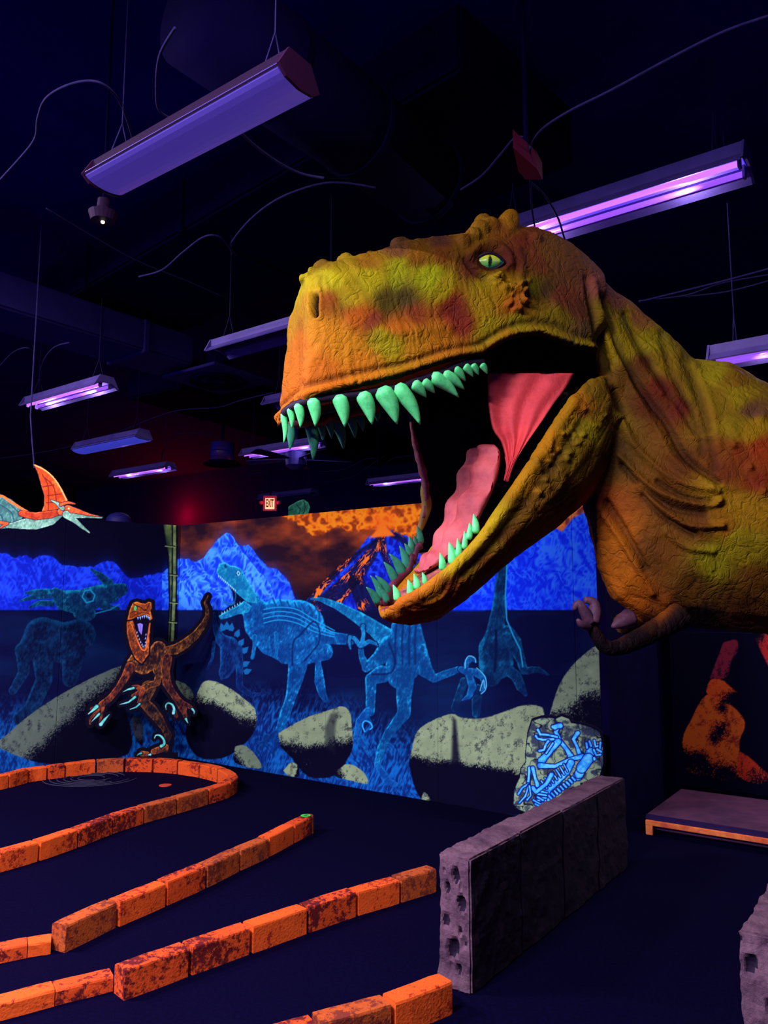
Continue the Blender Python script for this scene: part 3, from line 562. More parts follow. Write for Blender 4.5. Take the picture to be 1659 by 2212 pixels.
# bamboo stalks
for pts, w, c1, c2 in (([(363, 1135), (371, 1200), (374, 1300), (370, 1385)], 6.5, (36, 52, 40), (104, 122, 66)), ([(377, 1135), (377, 1240), (376, 1290), (372, 1385)], 3.6, (50, 66, 42), (140, 156, 92))):
    shape_paint(cv, [[(x, y, w * (1.5 if y < 1160 and w > 5 else 1)) for x, y in pts]], c1, c2, tex=14, seed=260, outline=(1, 2, 24), ow=2.5, mode='c')
for x, y, w in ((366, 1178, 9), (374, 1240, 7), (374, 1300, 7), (372, 1342, 7)): stroke(cv, [(x - w, y), (x + w + 3, y + 2)], 2, (10, 16, 30)); stroke(cv, [(x - w, y + 2), (x + w + 3, y + 4)], 1.2, (150, 165, 100))
# haze of dark along the floor
cv.a = np.clip(cv.a, 0, 255)

# ------------------------------------------------------------------ mural walls: panels of a partition that stops short of the ceiling
M_mural = attr_mat('fluorescent_mural_paint', .9, .1)
def grid_panel(name, o, ux, uz, L, H, step, canv, parent, th=.02, mat=None, mask=None, k=1.0):
    """painted board: front grid carries the art, plain sides and back"""
    nx, nz = max(2, int(L / step)) + 1, max(2, int(H / step)) + 1
    a, b = np.meshgrid(np.linspace(0, L, nx), np.linspace(0, H, nz))
    o = np.array(o); ux = np.array(ux); uz = np.array(uz); nrm = np.cross(uz, ux); nrm = nrm / np.linalg.norm(nrm)   # towards the back
    if nrm[1] < 0: nrm = -nrm
    pf = o + a.reshape(-1, 1) * ux + b.reshape(-1, 1) * uz; px, py = proj(pf); colr = canv.sample(px, py)
    idx = np.arange(nx * nz).reshape(nz, nx)
    if mask is None: keep = np.ones((nz - 1, nx - 1), bool)
    else:
        mm = mask(px, py).reshape(nz, nx); keep = mm[:-1, :-1] & mm[1:, 1:] & mm[1:, :-1] & mm[:-1, 1:]
    q = np.stack([idx[:-1, :-1], idx[:-1, 1:], idx[1:, 1:], idx[1:, :-1]], -1)[keep]
    N = nx * nz; vb = pf + nrm * th
    e = {}
    es = np.concatenate([np.stack([q[:, i], q[:, (i + 1) % 4]], 1) for i in range(4)])
    key = np.sort(es, 1); kk = key[:, 0].astype(np.int64) * N + key[:, 1]; u, inv, cnt = np.unique(kk, return_inverse=True, return_counts=True)
    be = es[cnt[inv] == 1]; side = np.stack([be[:, 1], be[:, 0], be[:, 0] + N, be[:, 1] + N], 1)
    faces = np.concatenate([q, q[:, ::-1] + N, side]); verts = np.concatenate([pf, vb])
    used = np.unique(faces); rm = np.full(2 * N, -1); rm[used] = np.arange(len(used)); faces = rm[faces]; verts = verts[used]
    ca = np.concatenate([np.clip(paint_arr(colr) * k, .0006, .93), np.full((N, 3), .01)])[used]
    me = bpy.data.meshes.new(name); me.vertices.add(len(verts)); me.vertices.foreach_set('co', verts.astype(np.float32).ravel())
    me.loops.add(faces.size); me.loops.foreach_set('vertex_index', faces.astype(np.int32).ravel())
    me.polygons.add(len(faces)); me.polygons.foreach_set('loop_start', (np.arange(len(faces)) * 4).astype(np.int32)); me.polygons.foreach_set('loop_total', np.full(len(faces), 4, np.int32))
    me.update(calc_edges=True)
    at = me.color_attributes.new('paint', 'FLOAT_COLOR', 'POINT'); at.data.foreach_set('color', np.concatenate([ca, np.ones((len(ca), 1))], 1).astype(np.float32).ravel())
    return link(name, me, mat or M_mural, parent)
def paint_arr(c): return lin(c) / (KALB * np.array(LAMP) / max(LAMP))
r0 = G(600, 1673, 0); r1 = ray(385, 1640)
# corner: the point of the main wall line seen at px 385
def on_line(px, q, d):
    r = ray(px, 1310); k = r[0] / r[1]      # X = k Y
    t = (k * q.y - q.x) / (d.x - k * d.y); return q + d * t
corner = on_line(385, r0, UA); rend = on_line(1291, r0, UA); HT = 2.495
LD = Vector((-.79, -.61, 0)).normalized()
Lm = (rend - corner).length
MW = thing('wall_mural', corner, None, None) if False else None
bm = bmesh.new(); box(bm, corner + VA * .022 - Vector((0, 0, 0)), UA * Lm, VA * .08, (0, 0, HT - .004)); wm = bm_obj('wall_far', bm, M_black); wm['kind'] = 'structure'
x = 0.0; k = 0
s510 = (on_line(510, r0, UA) - corner).length
cuts = [0] + [c for c in [s510 - 1.22 + 1.22 * i for i in range(0, 8)] if .15 < c < Lm - .1] + [Lm]
for a, b in zip(cuts[:-1], cuts[1:]):
    grid_panel('mural_panel', corner + UA * (a + .0012), UA, (0, 0, 1), b - a - .0024, HT, .0062, cv, wm)
nL = Vector((LD.y, -LD.x, 0)); nL = nL if nL.y > 0 else -nL
bm = bmesh.new(); box(bm, corner + nL * .022, LD * 2.9, nL * .08, (0, 0, HT - .004)); wl = bm_obj('wall_left', bm, M_black); wl['kind'] = 'structure'; wl.name = 'wall_side'
for a, b in ((0, 1.22), (1.22, 2.44), (2.44, 2.9)):
    grid_panel('mural_panel', corner + LD * (b - .0012), -LD, (0, 0, 1), b - a - .0024, HT, .0066, cv, wl)
# black return wall and alcove wall behind the big dinosaur
q2 = rend + VA * 1.2
wall_plane('wall_return', rend, q2, 0, 3.0, .06, M_black, -UA)
wall_plane('wall_alcove', q2, q2 + UA * 4.2, 0, 3.0, .08, M_black, -VA)
# deck in the alcove with orange lip
M_deck = noisy('plum_deck_paint', (.10, .035, .06), (.05, .02, .04), 3, .7, .2)
d0 = G(1396, 1756, .14); d1 = G(1659, 1796, .14); dd = (d1 - d0).normalized(); dn = Vector((-dd.y, dd.x, 0))
t = thing('low_deck', (d0.x, d0.y, 0), 'low plum coloured deck with an orange front lip under the yellow dinosaur', 'deck')
depth_ = .93
bm = bmesh.new(); box(bm, (d0.x, d0.y, .035), dd * 3.4, dn * depth_, (0, 0, .10), .006); bm_obj('deck_top', bm, M_deck, t)
bm = bmesh.new(); box(bm, (d0.x - dn.x * .012, d0.y - dn.y * .012, .10), dd * 3.4, dn * .011, (0, 0, .035)); bm_obj('edge_band', bm, new_mat('indigo_band', tuple(paint((34, 10, 78), KNEAR)), .6), t)
bm = bmesh.new(); box(bm, (d0.x - dn.x * .03, d0.y - dn.y * .03, .065), dd * 3.4, dn * .03, (0, 0, .034), .003); box(bm, (d0.x - dn.x * .03, d0.y - dn.y * .03, .0), dd * .05, dn * .03, (0, 0, .066), .003)
bm_obj('front_lip', bm, noisy('orange_lip', tuple(paint((225, 104, 50), 1.0)), tuple(paint((170, 66, 42), 1.0)), 9, .8, .2), t)
bm = bmesh.new(); box(bm, (d0.x + dn.x * .05, d0.y + dn.y * .05, .0), dd * 3.3, dn * (depth_ - .1), (0, 0, .036)); bm_obj('deck_base', bm, M_black, t)
# painted orange boulders on the alcove wall
cv2 = Canvas(1440, 1350, 1760, 1760, 1.25, bg=(0, 0, 24)); cvs = cv; cv = cv2
T5 = lambda x, y: (1200 + x / 3.614, 1250 + y / 3.614)
rock([(1310, 500), (1415, 480), (1420, 600), (1370, 760), (1220, 780), (1220, 740)], T5, 300, [(1380, 560, 1430, 580, 1)], base=(120, 28, 50))
rock([(1215, 785), (1300, 790), (1370, 850), (1440, 900), (1440, 960), (1330, 1000), (1188, 905), (1190, 830)], T5, 301, [(1270, 880, 1330, 960, .9), (1330, 800, 1400, 760, .8)], base=(236, 74, 24))
rock([(1185, 905), (1290, 960), (1400, 1010), (1480, 1130), (1440, 1260), (1440, 1420), (1480, 1480), (1440, 1550), (1370, 1575), (1240, 1560), (1020, 1500), (1100, 1440), (1200, 1430), (1080, 1430), (1000, 1340), (1000, 1220), (1060, 1100), (1130, 960)], T5, 302, [(1180, 1280, 1130, 1420, .75), (1440, 1250, 1520, 1270, .8)], base=(252, 88, 26))
for (x, y, r) in ((1285, 1190, 60), (1240, 1250, 45), (1140, 1395, 50), (1300, 1010, 40)):
    sl = cv.win(*T5(x - 120, y - 120), *T5(x + 120, y + 120)); A, B = cv.X[sl], cv.Y[sl]; cxx, cyy = T5(x, y)
    cv.blend(sl, ss(1 - np.hypot(A - cxx, B - cyy) / (r / 3.614 * 1.5) + (RNG.random(A.shape) - .5) * .9, .2, .5), (4, 1, 24))
rock([(1440, 1350), (1520, 1400), (1640, 1510), (1700, 1540), (1640, 1600), (1520, 1590), (1420, 1520)], T5, 304, [(1440, 1350, 1560, 1600, .62)], base=(190, 52, 26))
rock([(1560, 460), (1650, 430), (1720, 560), (1720, 760), (1640, 640)], T5, 305, [(1640, 540, 1560, 480, .8)], base=(160, 34, 36))
def alc(px, py):
    r = ray(px, py); n = np.array([VA.x, VA.y, 0]); t = (np.dot(np.array(q2), n)) / np.dot(r, n); return Vector(r * t + np.array([0, 0, CH]))
A_ = alc(1460, 1690)
tg = grid_panel('painted_boulder_panel', Vector((A_.x, A_.y, .14)) - VA * .03, UA, (0, 0, 1), 1.5, 1.25, .0065, cv2, None, .02)
tag(tg, 'panel with speckled orange boulders painted on black, behind the yellow dinosaur', 'painted panel')
cv = cvs

# ------------------------------------------------------------------ flat cut-out boards
M_board = attr_mat('cutout_board_paint', .85, .12)
def dil(canv, r):
    """boolean function: within r px of the painted figure"""
    a = canv.alpha > .4; k = int(r * canv.sc); b = a.copy()
    for dy in range(-k, k + 1):
        w = int(math.sqrt(k * k - dy * dy)); s = np.roll(a, dy, 0)
        c = np.cumsum(np.pad(s.astype(int), ((0, 0), (w + 1, w))), 1); b |= (c[:, 2 * w + 1:] - c[:, :-(2 * w + 1)]) > 0
    def f(px, py):
        x = ((px - canv.x0) * canv.sc).astype(int); y = ((py - canv.y0) * canv.sc).astype(int)
        ok = (x >= 0) & (x < canv.w) & (y >= 0) & (y < canv.h); return ok & b[np.clip(y, 0, canv.h - 1), np.clip(x, 0, canv.w - 1)]
    return f
# orange snarling runner
TRp = lambda x, y: (180 + x / 5.53, 1260 + y / 5.53); KP = 1 / 5.53
cr = Canvas(170, 1270, 480, 1690, 2.2, bg=(1, 1, 14))
OD, OL, OL2 = (40, 10, 26), (186, 84, 26), (224, 110, 30)
OB = (3, 1, 18)

RPL = []
def rp(parts, d=OD, l=OL, seed=400, l2=None, tex=4.2, **kw): RPL.append((parts, d, l, seed, l2, tex, kw))
rp([[(1010, 800, 50), (1100, 790, 62), (1220, 720, 58), (1340, 620, 48), (1430, 500, 36), (1480, 400, 26), (1480, 300, 18), (1450, 230, 11), (1490, 150, 4)]], (34, 14, 14), (170, 98, 30), 401)
rp([[(1000, 900, 60), (980, 1050, 52), (1000, 1200, 52), (1060, 1300, 42), (1130, 1400, 42), (1190, 1500, 46)], [(1110, 1370, 30), (1200, 1440, 30), (1280, 1480, 24)], [(1190, 1500, 36), (1220, 1590, 22)], [(1090, 1540, 30), (1110, 1590, 20)]], (30, 8, 24), (146, 68, 26), 402)
rp([[(780, 1250, 90), (720, 1420, 60), (800, 1500, 70), (900, 1620, 60), (960, 1720, 40), (1010, 1810, 42), (1000, 1880, 28), (990, 2000, 22)]], (8, 3, 20), (120, 66, 24), 403, thr=.6)
rp([[(980, 1960, 40), (900, 1990, 40), (840, 2010, 34)], [(760, 2040, 30), (700, 2035, 34)]], (60, 22, 22), (190, 96, 34), 404)
rp([[(620, 850, 40), (600, 960, 82), (720, 980, 110), (830, 900, 110), (900, 780, 90)], [(860, 950, 70), (900, 1100, 44), (880, 1190, 40), (780, 1220, 36), (700, 1270, 40)]], (30, 12, 20), (164, 88, 30), 405, (190, 120, 50))
rp([[(560, 1000, 60), (500, 1120, 48), (420, 1250, 38), (320, 1370, 36), (220, 1450, 38)], [(200, 1460, 22), (100, 1500, 20)], [(210, 1480, 20), (80, 1620, 14), (80, 1680, 9)], [(240, 1480, 18), (210, 1600, 14), (190, 1690, 10)]], (40, 12, 24), (176, 78, 30), 406)
rp([[(700, 1270, 34), (650, 1240, 26), (590, 1235, 18)], [(700, 1280, 30), (640, 1320, 22), (590, 1340, 16)], [(710, 1290, 28), (680, 1370, 22), (660, 1420, 16)]], (50, 14, 24), (176, 82, 34), 407)
def flush():
    for parts_, d, l, sd, l2, tex, kw in RPL: shape_paint(cr, parts_, OB, OB, TRp, KP, seed=sd, outline=OB, ow=3.0)
    for parts_, d, l, sd, l2, tex, kw in RPL: shape_paint(cr, parts_, np.array(d) * .8, np.array(l) * 1.12, TRp, KP, seed=sd, tex=tex, light2=l2, **kw)
    RPL.clear()
flush()
# neck and lower jaw
rp([[(520, 450), (590, 440), (640, 560), (690, 720), (760, 760), (780, 600), (800, 470), (780, 850), (700, 960), (620, 900), (560, 760), (520, 600)]], (90, 34, 22), (222, 104, 30), 408, OL2)
flush()
fillp(cr, [(590, 440), (640, 400), (790, 400), (800, 470), (770, 640), (740, 760), (700, 770), (650, 640)], (4, 1, 26), TRp)
stroke(cr, cr2([(560, 470), (610, 560), (650, 690), (700, 790), (745, 790), (760, 700), (795, 480)]), 14, (206, 92, 40), TRp, k=KP); stroke(cr, cr2([(600, 520), (640, 640), (690, 745)]), 5, (40, 8, 20), TRp, k=KP)
fillp(cr, [(645, 485), (680, 475), (712, 490), (705, 560), (695, 615), (665, 570)], (140, 120, 225), TRp)
stroke(cr, [(680, 500), (688, 590)], 8, (110, 90, 200), TRp, k=KP)
# skull
rp([[(525, 440), (540, 380), (560, 300), (590, 235), (640, 220), (700, 240), (740, 245), (780, 222), (812, 230), (815, 300), (800, 330), (825, 420), (800, 445), (790, 390), (720, 375), (640, 400), (580, 430)]], (140, 56, 22), (232, 116, 30), 409, (246, 136, 40))
flush()
stroke(cr, cr2([(590, 235), (630, 265), (690, 290), (730, 330)]), 9, (56, 16, 22), TRp, k=KP); stroke(cr, cr2([(790, 240), (770, 290), (750, 330)]), 8, (56, 16, 22), TRp, k=KP)
stroke(cr, cr2([(560, 410), (600, 390), (650, 360), (720, 350), (790, 370)]), 7, (80, 24, 22), TRp, k=KP); stroke(cr, cr2([(560, 360), (600, 340), (655, 345)]), 6, (70, 20, 22), TRp, k=KP)
fillp(cr, [(735, 300), (750, 315), (742, 335), (728, 322)], (30, 6, 18), TRp)
shape_paint(cr, [[(622, 296, 25), (622, 302, 25)]], (20, 20, 10), (70, 60, 20), TRp, KP, seed=410)
fillp(cr, [(604, 300), (612, 276), (622, 268), (634, 278), (638, 300), (630, 322), (620, 328), (609, 318)], (90, 250, 110), TRp, soft=.5); stroke(cr, [(621, 286), (621, 310)], 3, (6, 60, 20), TRp, k=KP, soft=.4)
for i, (x, y, h) in enumerate([(652, 405, 34), (680, 398, 44), (705, 388, 34), (728, 383, 40), (752, 384, 34), (772, 392, 36), (788, 404, 42)]): fillp(cr, [(x - 11, y), (x + 11, y - 2), (x + 3, y + h)], (150, 175, 240), TRp, soft=.7)
for (x, y) in ((640, 585), (652, 625), (668, 665), (684, 700), (700, 730), (712, 752), (738, 740), (745, 700), (742, 655), (748, 610)): fillp(cr, [(x - 9, y + 14), (x + 9, y + 10), (x + 2, y - 16)], (140, 165, 235), TRp, soft=.7)
CL = ((30, 110, 110), (120, 215, 205))
def claw(pts, w, seed=420): shape_paint(cr, [[(x, y, w * (1 - .8 * i / (len(pts) - 1))) for i, (x, y) in enumerate(pts)]], *CL, TRp, KP, seed=seed, tex=8, outline=OB, ow=1.4, mode='c')
claw([(600, 1250), (530, 1270), (470, 1298)], 16); claw([(615, 1360), (540, 1420), (435, 1448)], 17); claw([(670, 1440), (630, 1480), (560, 1505)], 15)
claw([(160, 1470), (110, 1520), (60, 1560)], 24); claw([(190, 1560), (140, 1610), (92, 1660)], 16); claw([(310, 1568), (260, 1620), (210, 1685)][::-1], 22)
claw(cr2([(990, 1510), (985, 1460), (1015, 1430), (1060, 1450), (1085, 1500), (1075, 1550)])[::-1], 18); claw([(1300, 1500), (1325, 1530), (1322, 1562)], 14); claw([(1225, 1620), (1235, 1640), (1250, 1668)], 16)
claw(cr2([(850, 1850), (870, 1815), (920, 1820), (960, 1870), (965, 1920), (930, 1945)])[::-1], 20); claw([(690, 2030), (660, 2040), (640, 2060)], 12); claw([(800, 2045), (770, 2052)], 14)
fp = dil(cr, 5)
Ya = 7.98; pa, pb = P(178, 1600, 7.86), P(470, 1600, 8.08); ud = (pb - pa); ud.z = 0; LL = ud.length; ud.normalize()
t = thing('dinosaur_cutout', (pa.x + ud.x * LL / 2, pa.y + ud.y * LL / 2, 0), 'orange snarling raptor cutout with teal claws standing behind the orange kerb', 'dinosaur cutout')
def below(px, py): return fp(px, py) | ((px > 290) & (px < 385) & (py > 1625) & (py < 1672))
grid_panel('board', (pa.x, pa.y, 0), ud, (0, 0, 1), LL, 1.9, .0036, cr, t, .012, M_board, below)
# skeleton slab leaning at the mural's right end
TF = lambda x, y: (1080 + x / 6.912, 1520 + y / 6.912); KF = 1 / 6.912
cf = Canvas(1090, 1530, 1320, 1790, 3.0, bg=(2, 2, 28))
outl = [(480, 260), (620, 215), (740, 212), (830, 230), (920, 190), (1030, 230), (1060, 290), (1200, 310), (1400, 370), (1490, 440), (1530, 640), (1535, 900), (1440, 1230), (1360, 1400), (1200, 1560), (900, 1680), (560, 1660), (430, 1640), (270, 1570), (205, 1500), (215, 1300), (260, 1180), (300, 1100), (320, 960), (390, 870), (385, 760), (400, 620), (420, 450)]
oq = [TF(x, y) for x, y in outl]; D = -sdf(cf.X, cf.Y, oq); n = fbm(cf.X, cf.Y, 12, 500, 4); wx = cf.X + 9 * (fbm(cf.X, cf.Y, 10, 510, 2) - .5); wy = cf.Y + 9 * (fbm(cf.X, cf.Y, 10, 514, 2) - .5)
cell = 1 - np.abs(2 * vn(wx, wy, 17, 14, 505) - 1); cr_ = ss(cell, .90, .97)
c = np.array([44, 52, 70])[None, None] * (1 - ss(n, .38, .62)[..., None]) + np.array([122, 140, 112]) * ss(n, .38, .62)[..., None]
c = c * (1 - cr_[..., None]) + np.array([12, 16, 34]) * cr_[..., None]; m = ss(D, -1.2, 0.8)
cf.a[:] = cf.a * (1 - m[..., None]) + c * m[..., None]; cf.alpha[:] = m
def bone(pts, w, kn=1.35):
    w *= 1.2
    q = [(x, y, w * (kn if i in (0, len(pts) - 1) else .85)) for i, (x, y) in enumerate(pts)]
    shape_paint(cf, [q], (20, 110, 240), (90, 190, 255), TF, KF, seed=520 + len(pts), tex=6, outline=(6, 14, 96), ow=1.8, mode='c')
def rib(pts, w): bone(pts, w, 1)
for p, w in (([(1160, 440), (1095, 530), (1150, 640), (1190, 760)], 20), ([(870, 330), (830, 420), (900, 560), (1000, 690), (1060, 790)], 26), ([(860, 570), (760, 700), (620, 850)], 32), ([(790, 590), (690, 740)], 9), ([(820, 350), (790, 345), (900, 330)], 24),
             ([(600, 925), (820, 935), (1050, 830), (1230, 790)], 24), ([(1350, 720), (1290, 880), (1160, 1080)], 40), ([(1250, 900), (1180, 1050)], 40), ([(1320, 820), (1220, 960)], 46)): bone(p, w)
for p in ([(850, 500), (720, 465), (600, 460), (565, 390)], [(800, 530), (640, 540), (560, 520), (535, 480)], [(720, 560), (680, 620), (660, 690), (590, 705)]): rib(p, 15)
bone([(1060, 880), (1000, 1020), (840, 1180), (720, 1290), (700, 1480)], 40, 1); bone([(760, 1400), (640, 1540)], 34, 1)
for i in range(9):
    x, y = 1080 - i * 44, 1100 + i * 34; rib([(x, y), (x + 40, y + 44)], 12)
for i in range(7):
    x, y = 1010 - i * 52, 1010 + i * 42; rib([(x, y), (x - 60 - i * 4, y - 110)], 8)
for i in range(5): rib([(700 - i * 8, 1330 + i * 40), (570 - i * 12, 1300 + i * 48)], 11)
bone([(440, 960), (430, 1100), (420, 1200)], 13); bone([(490, 960), (520, 1090), (560, 1220)], 18); bone([(770, 1060), (690, 1200), (540, 1320), (490, 1260)], 26, 1)
for p in ([(420, 1200), (330, 1260), (275, 1350)], [(430, 1220), (380, 1380), (290, 1480)], [(440, 1230), (460, 1370), (405, 1435)], [(500, 1440), (600, 1500)], [(560, 1395), (640, 1440)], [(530, 1500), (640, 1550)]): rib(p, 12)
for p in ([(1290, 590), (1300, 660)], [(1335, 560), (1360, 630)], [(1410, 550), (1425, 640), (1480, 630)], [(1500, 580), (1490, 680)], [(1400, 690), (1440, 770), (1500, 760)], [(1450, 680), (1510, 720)], [(1405, 810), (1410, 835)]): rib(p, 13)
def infos(px, py): return inpoly(px, py, [(x + (x - 1200) * .035, y + (y - 1650) * .05 - 1) for x, y in oq])
sl0 = on_line(1100, r0, UA) - VA * .16; sl1 = on_line(1312, r0, UA) - VA * .16
t = thing('fossil_slab_cutout', ((sl0.x + sl1.x) / 2, (sl0.y + sl1.y) / 2, 0), 'painted stone slab with glowing blue bird-like skeleton, leaning at the end of the mural', 'fossil cutout')
grid_panel('board', (sl0.x, sl0.y, 0), UA, (0, 0, 1), (sl1 - sl0).length, .98, .0032, cf, t, .02, M_board, infos, 1.0)
# flying reptile
TW = lambda x, y: (x / 2.592, 550 + y / 2.592); KW = 1 / 2.592
cw = Canvas(-120, 990, 240, 1180, 2.4, bg=(1, 1, 18)); OW = (2, 1, 20)
def wp(parts, d, l, seed, l2=None, tex=5, edge=.35): shape_paint(cw, parts, d, l, TW, KW, seed=seed, tex=tex, outline=OW, ow=1.0, light2=l2, edge=edge)
wp([[(190, 1175), (230, 1190), (290, 1240), (345, 1310), (378, 1375), (370, 1400), (330, 1420), (270, 1445), (230, 1452), (248, 1400), (250, 1350), (232, 1290), (215, 1230)]], (150, 40, 10), (236, 92, 26), 600, (250, 130, 50), edge=.3)
stroke(cw, cr2([(190, 1177), (260, 1212), (320, 1275), (372, 1375)]), 6, (250, 140, 80), TW, k=KW)
for p in ([(250, 1250), (300, 1300), (320, 1400)], [(235, 1230), (270, 1300), (270, 1430)], [(265, 1350), (340, 1340)], [(258, 1390), (330, 1385)], [(240, 1300), (300, 1290)]): stroke(cw, cr2(p), 5, (96, 22, 8), TW, k=KW, soft=1)
wp([[(-250, 1440), (-140, 1370), (0, 1345), (60, 1370), (110, 1410), (150, 1445), (120, 1480), (60, 1530), (0, 1535), (-60, 1500), (-160, 1500)]], (36, 70, 74), (110, 160, 150), 604, edge=.5)
stroke(cw, cr2([(-240, 1440), (-130, 1370), (0, 1350), (50, 1378), (120, 1420), (190, 1460)]), 12, (215, 80, 30), TW, k=KW)
for p in ([(0, 1400), (60, 1440), (80, 1500)], [(-40, 1400), (10, 1470), (20, 1520)], [(60, 1400), (110, 1450)]): stroke(cw, cr2(p), 4, (20, 44, 60), TW, k=KW)
wp([[(40, 1520, 10), (120, 1510, 26), (200, 1500, 38), (280, 1480, 36), (330, 1450, 24)]], (60, 90, 84), (150, 190, 170), 606)
wp([[(120, 1450, 16), (200, 1465, 20), (280, 1455, 20), (340, 1440, 14)]], (120, 30, 12), (225, 84, 34), 607)
wp([[(340, 1440, 18), (380, 1430, 26), (430, 1440, 18), (500, 1460, 8), (572, 1471, 3)]], (150, 50, 20), (230, 110, 60), 608)
wp([[(350, 1420, 12), (320, 1392, 7), (288, 1376, 3)], [(370, 1455, 20), (420, 1490, 14), (460, 1525, 8), (500, 1556, 3)], [(400, 1462, 14), (480, 1468, 6), (570, 1474, 2)]], (70, 104, 96), (160, 196, 176), 609)
wp([[(340, 1400, 8), (380, 1388, 6), (420, 1396, 3)], [(0, 1500, 8), (40, 1505, 7), (0, 1530, 4)]], (150, 50, 20), (230, 100, 50), 610)
shape_paint(cw, [[(385, 1422, 5), (386, 1423, 4)]], (240, 210, 120), (255, 230, 150), TW, KW, seed=611)
Yp = 5.6; pp = P(-110, 1170, Yp); fw = dil(cw, 1)
t = thing('flying_reptile_cutout', P(75, 1100, Yp), 'orange and teal pterosaur cutout hanging at the left edge', 'pterosaur cutout')
grid_panel('board', pp, (1, 0, 0), (0, 0, 1), P(235, 1170, Yp).x - pp.x, 170 / F * Yp, .0035, cw, t, .01, M_board, fw)
bm = bmesh.new(); q = P(74, 1008, Yp); tube(bm, [q + Vector((0, .004, -.01)), P(70, 960, Yp), P(66, 900, Yp) , Vector((P(66, 900, Yp).x, Yp, 4.9))], .005, 6); bm_obj('hanging_wire', bm, M_wire, t)
# green boulder cut-out on top of the mural and dark dome behind the side wall
cg = Canvas(590, 1070, 690, 1130, 3, bg=(2, 4, 26))
gp = [(604, 1114), (612, 1104), (628, 1091), (645, 1082), (656, 1079), (666, 1086), (669, 1096), (665, 1112)]
shape_paint(cg, [gp], (14, 60, 46), (78, 150, 104), seed=640, tex=9, outline=(2, 10, 26), ow=1.2, edge=.4)
for p in ([(640, 1090), (650, 1100), (646, 1110)], [(656, 1082), (660, 1095), (655, 1110)], [(615, 1106), (632, 1100)]): stroke(cg, p, 1.2, (6, 26, 30))
fg = dil(cg, .5); g0 = on_line(600, r0, UA) + VA * .13; g1_ = on_line(675, r0, UA) + VA * .13
t = thing('rock_cutout', ((g0.x + g1_.x) / 2, (g0.y + g1_.y) / 2, HT - .02), 'green rock cutout peeking over the top of the mural wall', 'rock cutout')
grid_panel('board', (g0.x, g0.y, HT - .25), UA, (0, 0, 1), (g1_ - g0).length, .6, .0045, cg, t, .015, M_board, lambda px, py: fg(px, py) | ((px > 612) & (px < 664) & (py > 1108) & (py < 1128)))
bm = bmesh.new(); c = P(256, 1128, 9.2); loft(bm, [[c + Vector((.15 * math.cos(a) * r, .15 * math.sin(a) * r, h)) for a in [2 * math.pi * k / 24 for k in range(24)]] for r, h in ((.95, -.05), (1, 0), (.93, .05), (.7, .09), (.35, .112), (.02, .118))])
o = bm_obj('security_dome', bm, noisy('dark_blue_plastic', (.006, .006, .07), (.01, .01, .10), 4, .6, 0), None, True); tag(o, 'dark blue dome showing just above the left mural wall', 'dome')
bm = bmesh.new(); tube(bm, [c + Vector((0, 0, -.06)), Vector((c.x, c.y, 0))], .05, 12); pst = bm_obj('post', bm, M_black, o)
o['label'] = 'dark blue dome on a post showing just above the left mural wall'

# ------------------------------------------------------------------ kerbs of orange bricks
def brick_mat(name, c, c2, thr, rough=.85):
    m = new_mat(name, c, rough, spec=.15); b = m.node_tree.nodes['Principled BSDF']
    tc = nd(m, 'ShaderNodeTexCoord'); n = nd(m, 'ShaderNodeTexNoise', Scale=34, Detail=9, Roughness=.75); lk(m, tc.outputs['Object'], n.inputs['Vector'])
    n3 = nd(m, 'ShaderNodeTexNoise', Scale=5, Detail=3); lk(m, tc.outputs['Object'], n3.inputs['Vector'])
    ad = nd(m, 'ShaderNodeMath', operation='MULTIPLY_ADD'); lk(m, n3.outputs['Fac'], ad.inputs[0]); ad.inputs[1].default_value = .55; lk(m, n.outputs['Fac'], ad.inputs[2])
    r = nd(m, 'ShaderNodeValToRGB'); r.color_ramp.elements[0].position = thr; r.color_ramp.elements[1].position = thr + .07
    r.color_ramp.elements[0].color = (*c2, 1); r.color_ramp.elements[1].color = (*c, 1); lk(m, ad.outputs[0], r.inputs[0]); lk(m, r.outputs[0], b.inputs['Base Color'])
    n2 = nd(m, 'ShaderNodeTexNoise', Scale=90, Detail=6); lk(m, tc.outputs['Object'], n2.inputs['Vector'])
    bp = nd(m, 'ShaderNodeBump', Strength=.5, Distance=.006); lk(m, n2.outputs['Fac'], bp.inputs['Height']); lk(m, bp.outputs[0], b.inputs['Normal'])
    return m
BM = [brick_mat('bright_orange_brick_paint', tuple(paint((250, 92, 30), KNEAR * .85)), tuple(paint((150, 34, 22), KNEAR)), .66),
      brick_mat('worn_orange_brick_paint', tuple(paint((236, 80, 28), KNEAR * .85)), tuple(paint((96, 20, 24), KNEAR)), .73),
      brick_mat('faded_orange_brick_paint', tuple(paint((200, 84, 34), KNEAR * .85)), tuple(paint((120, 44, 32), KNEAR)), .72)]
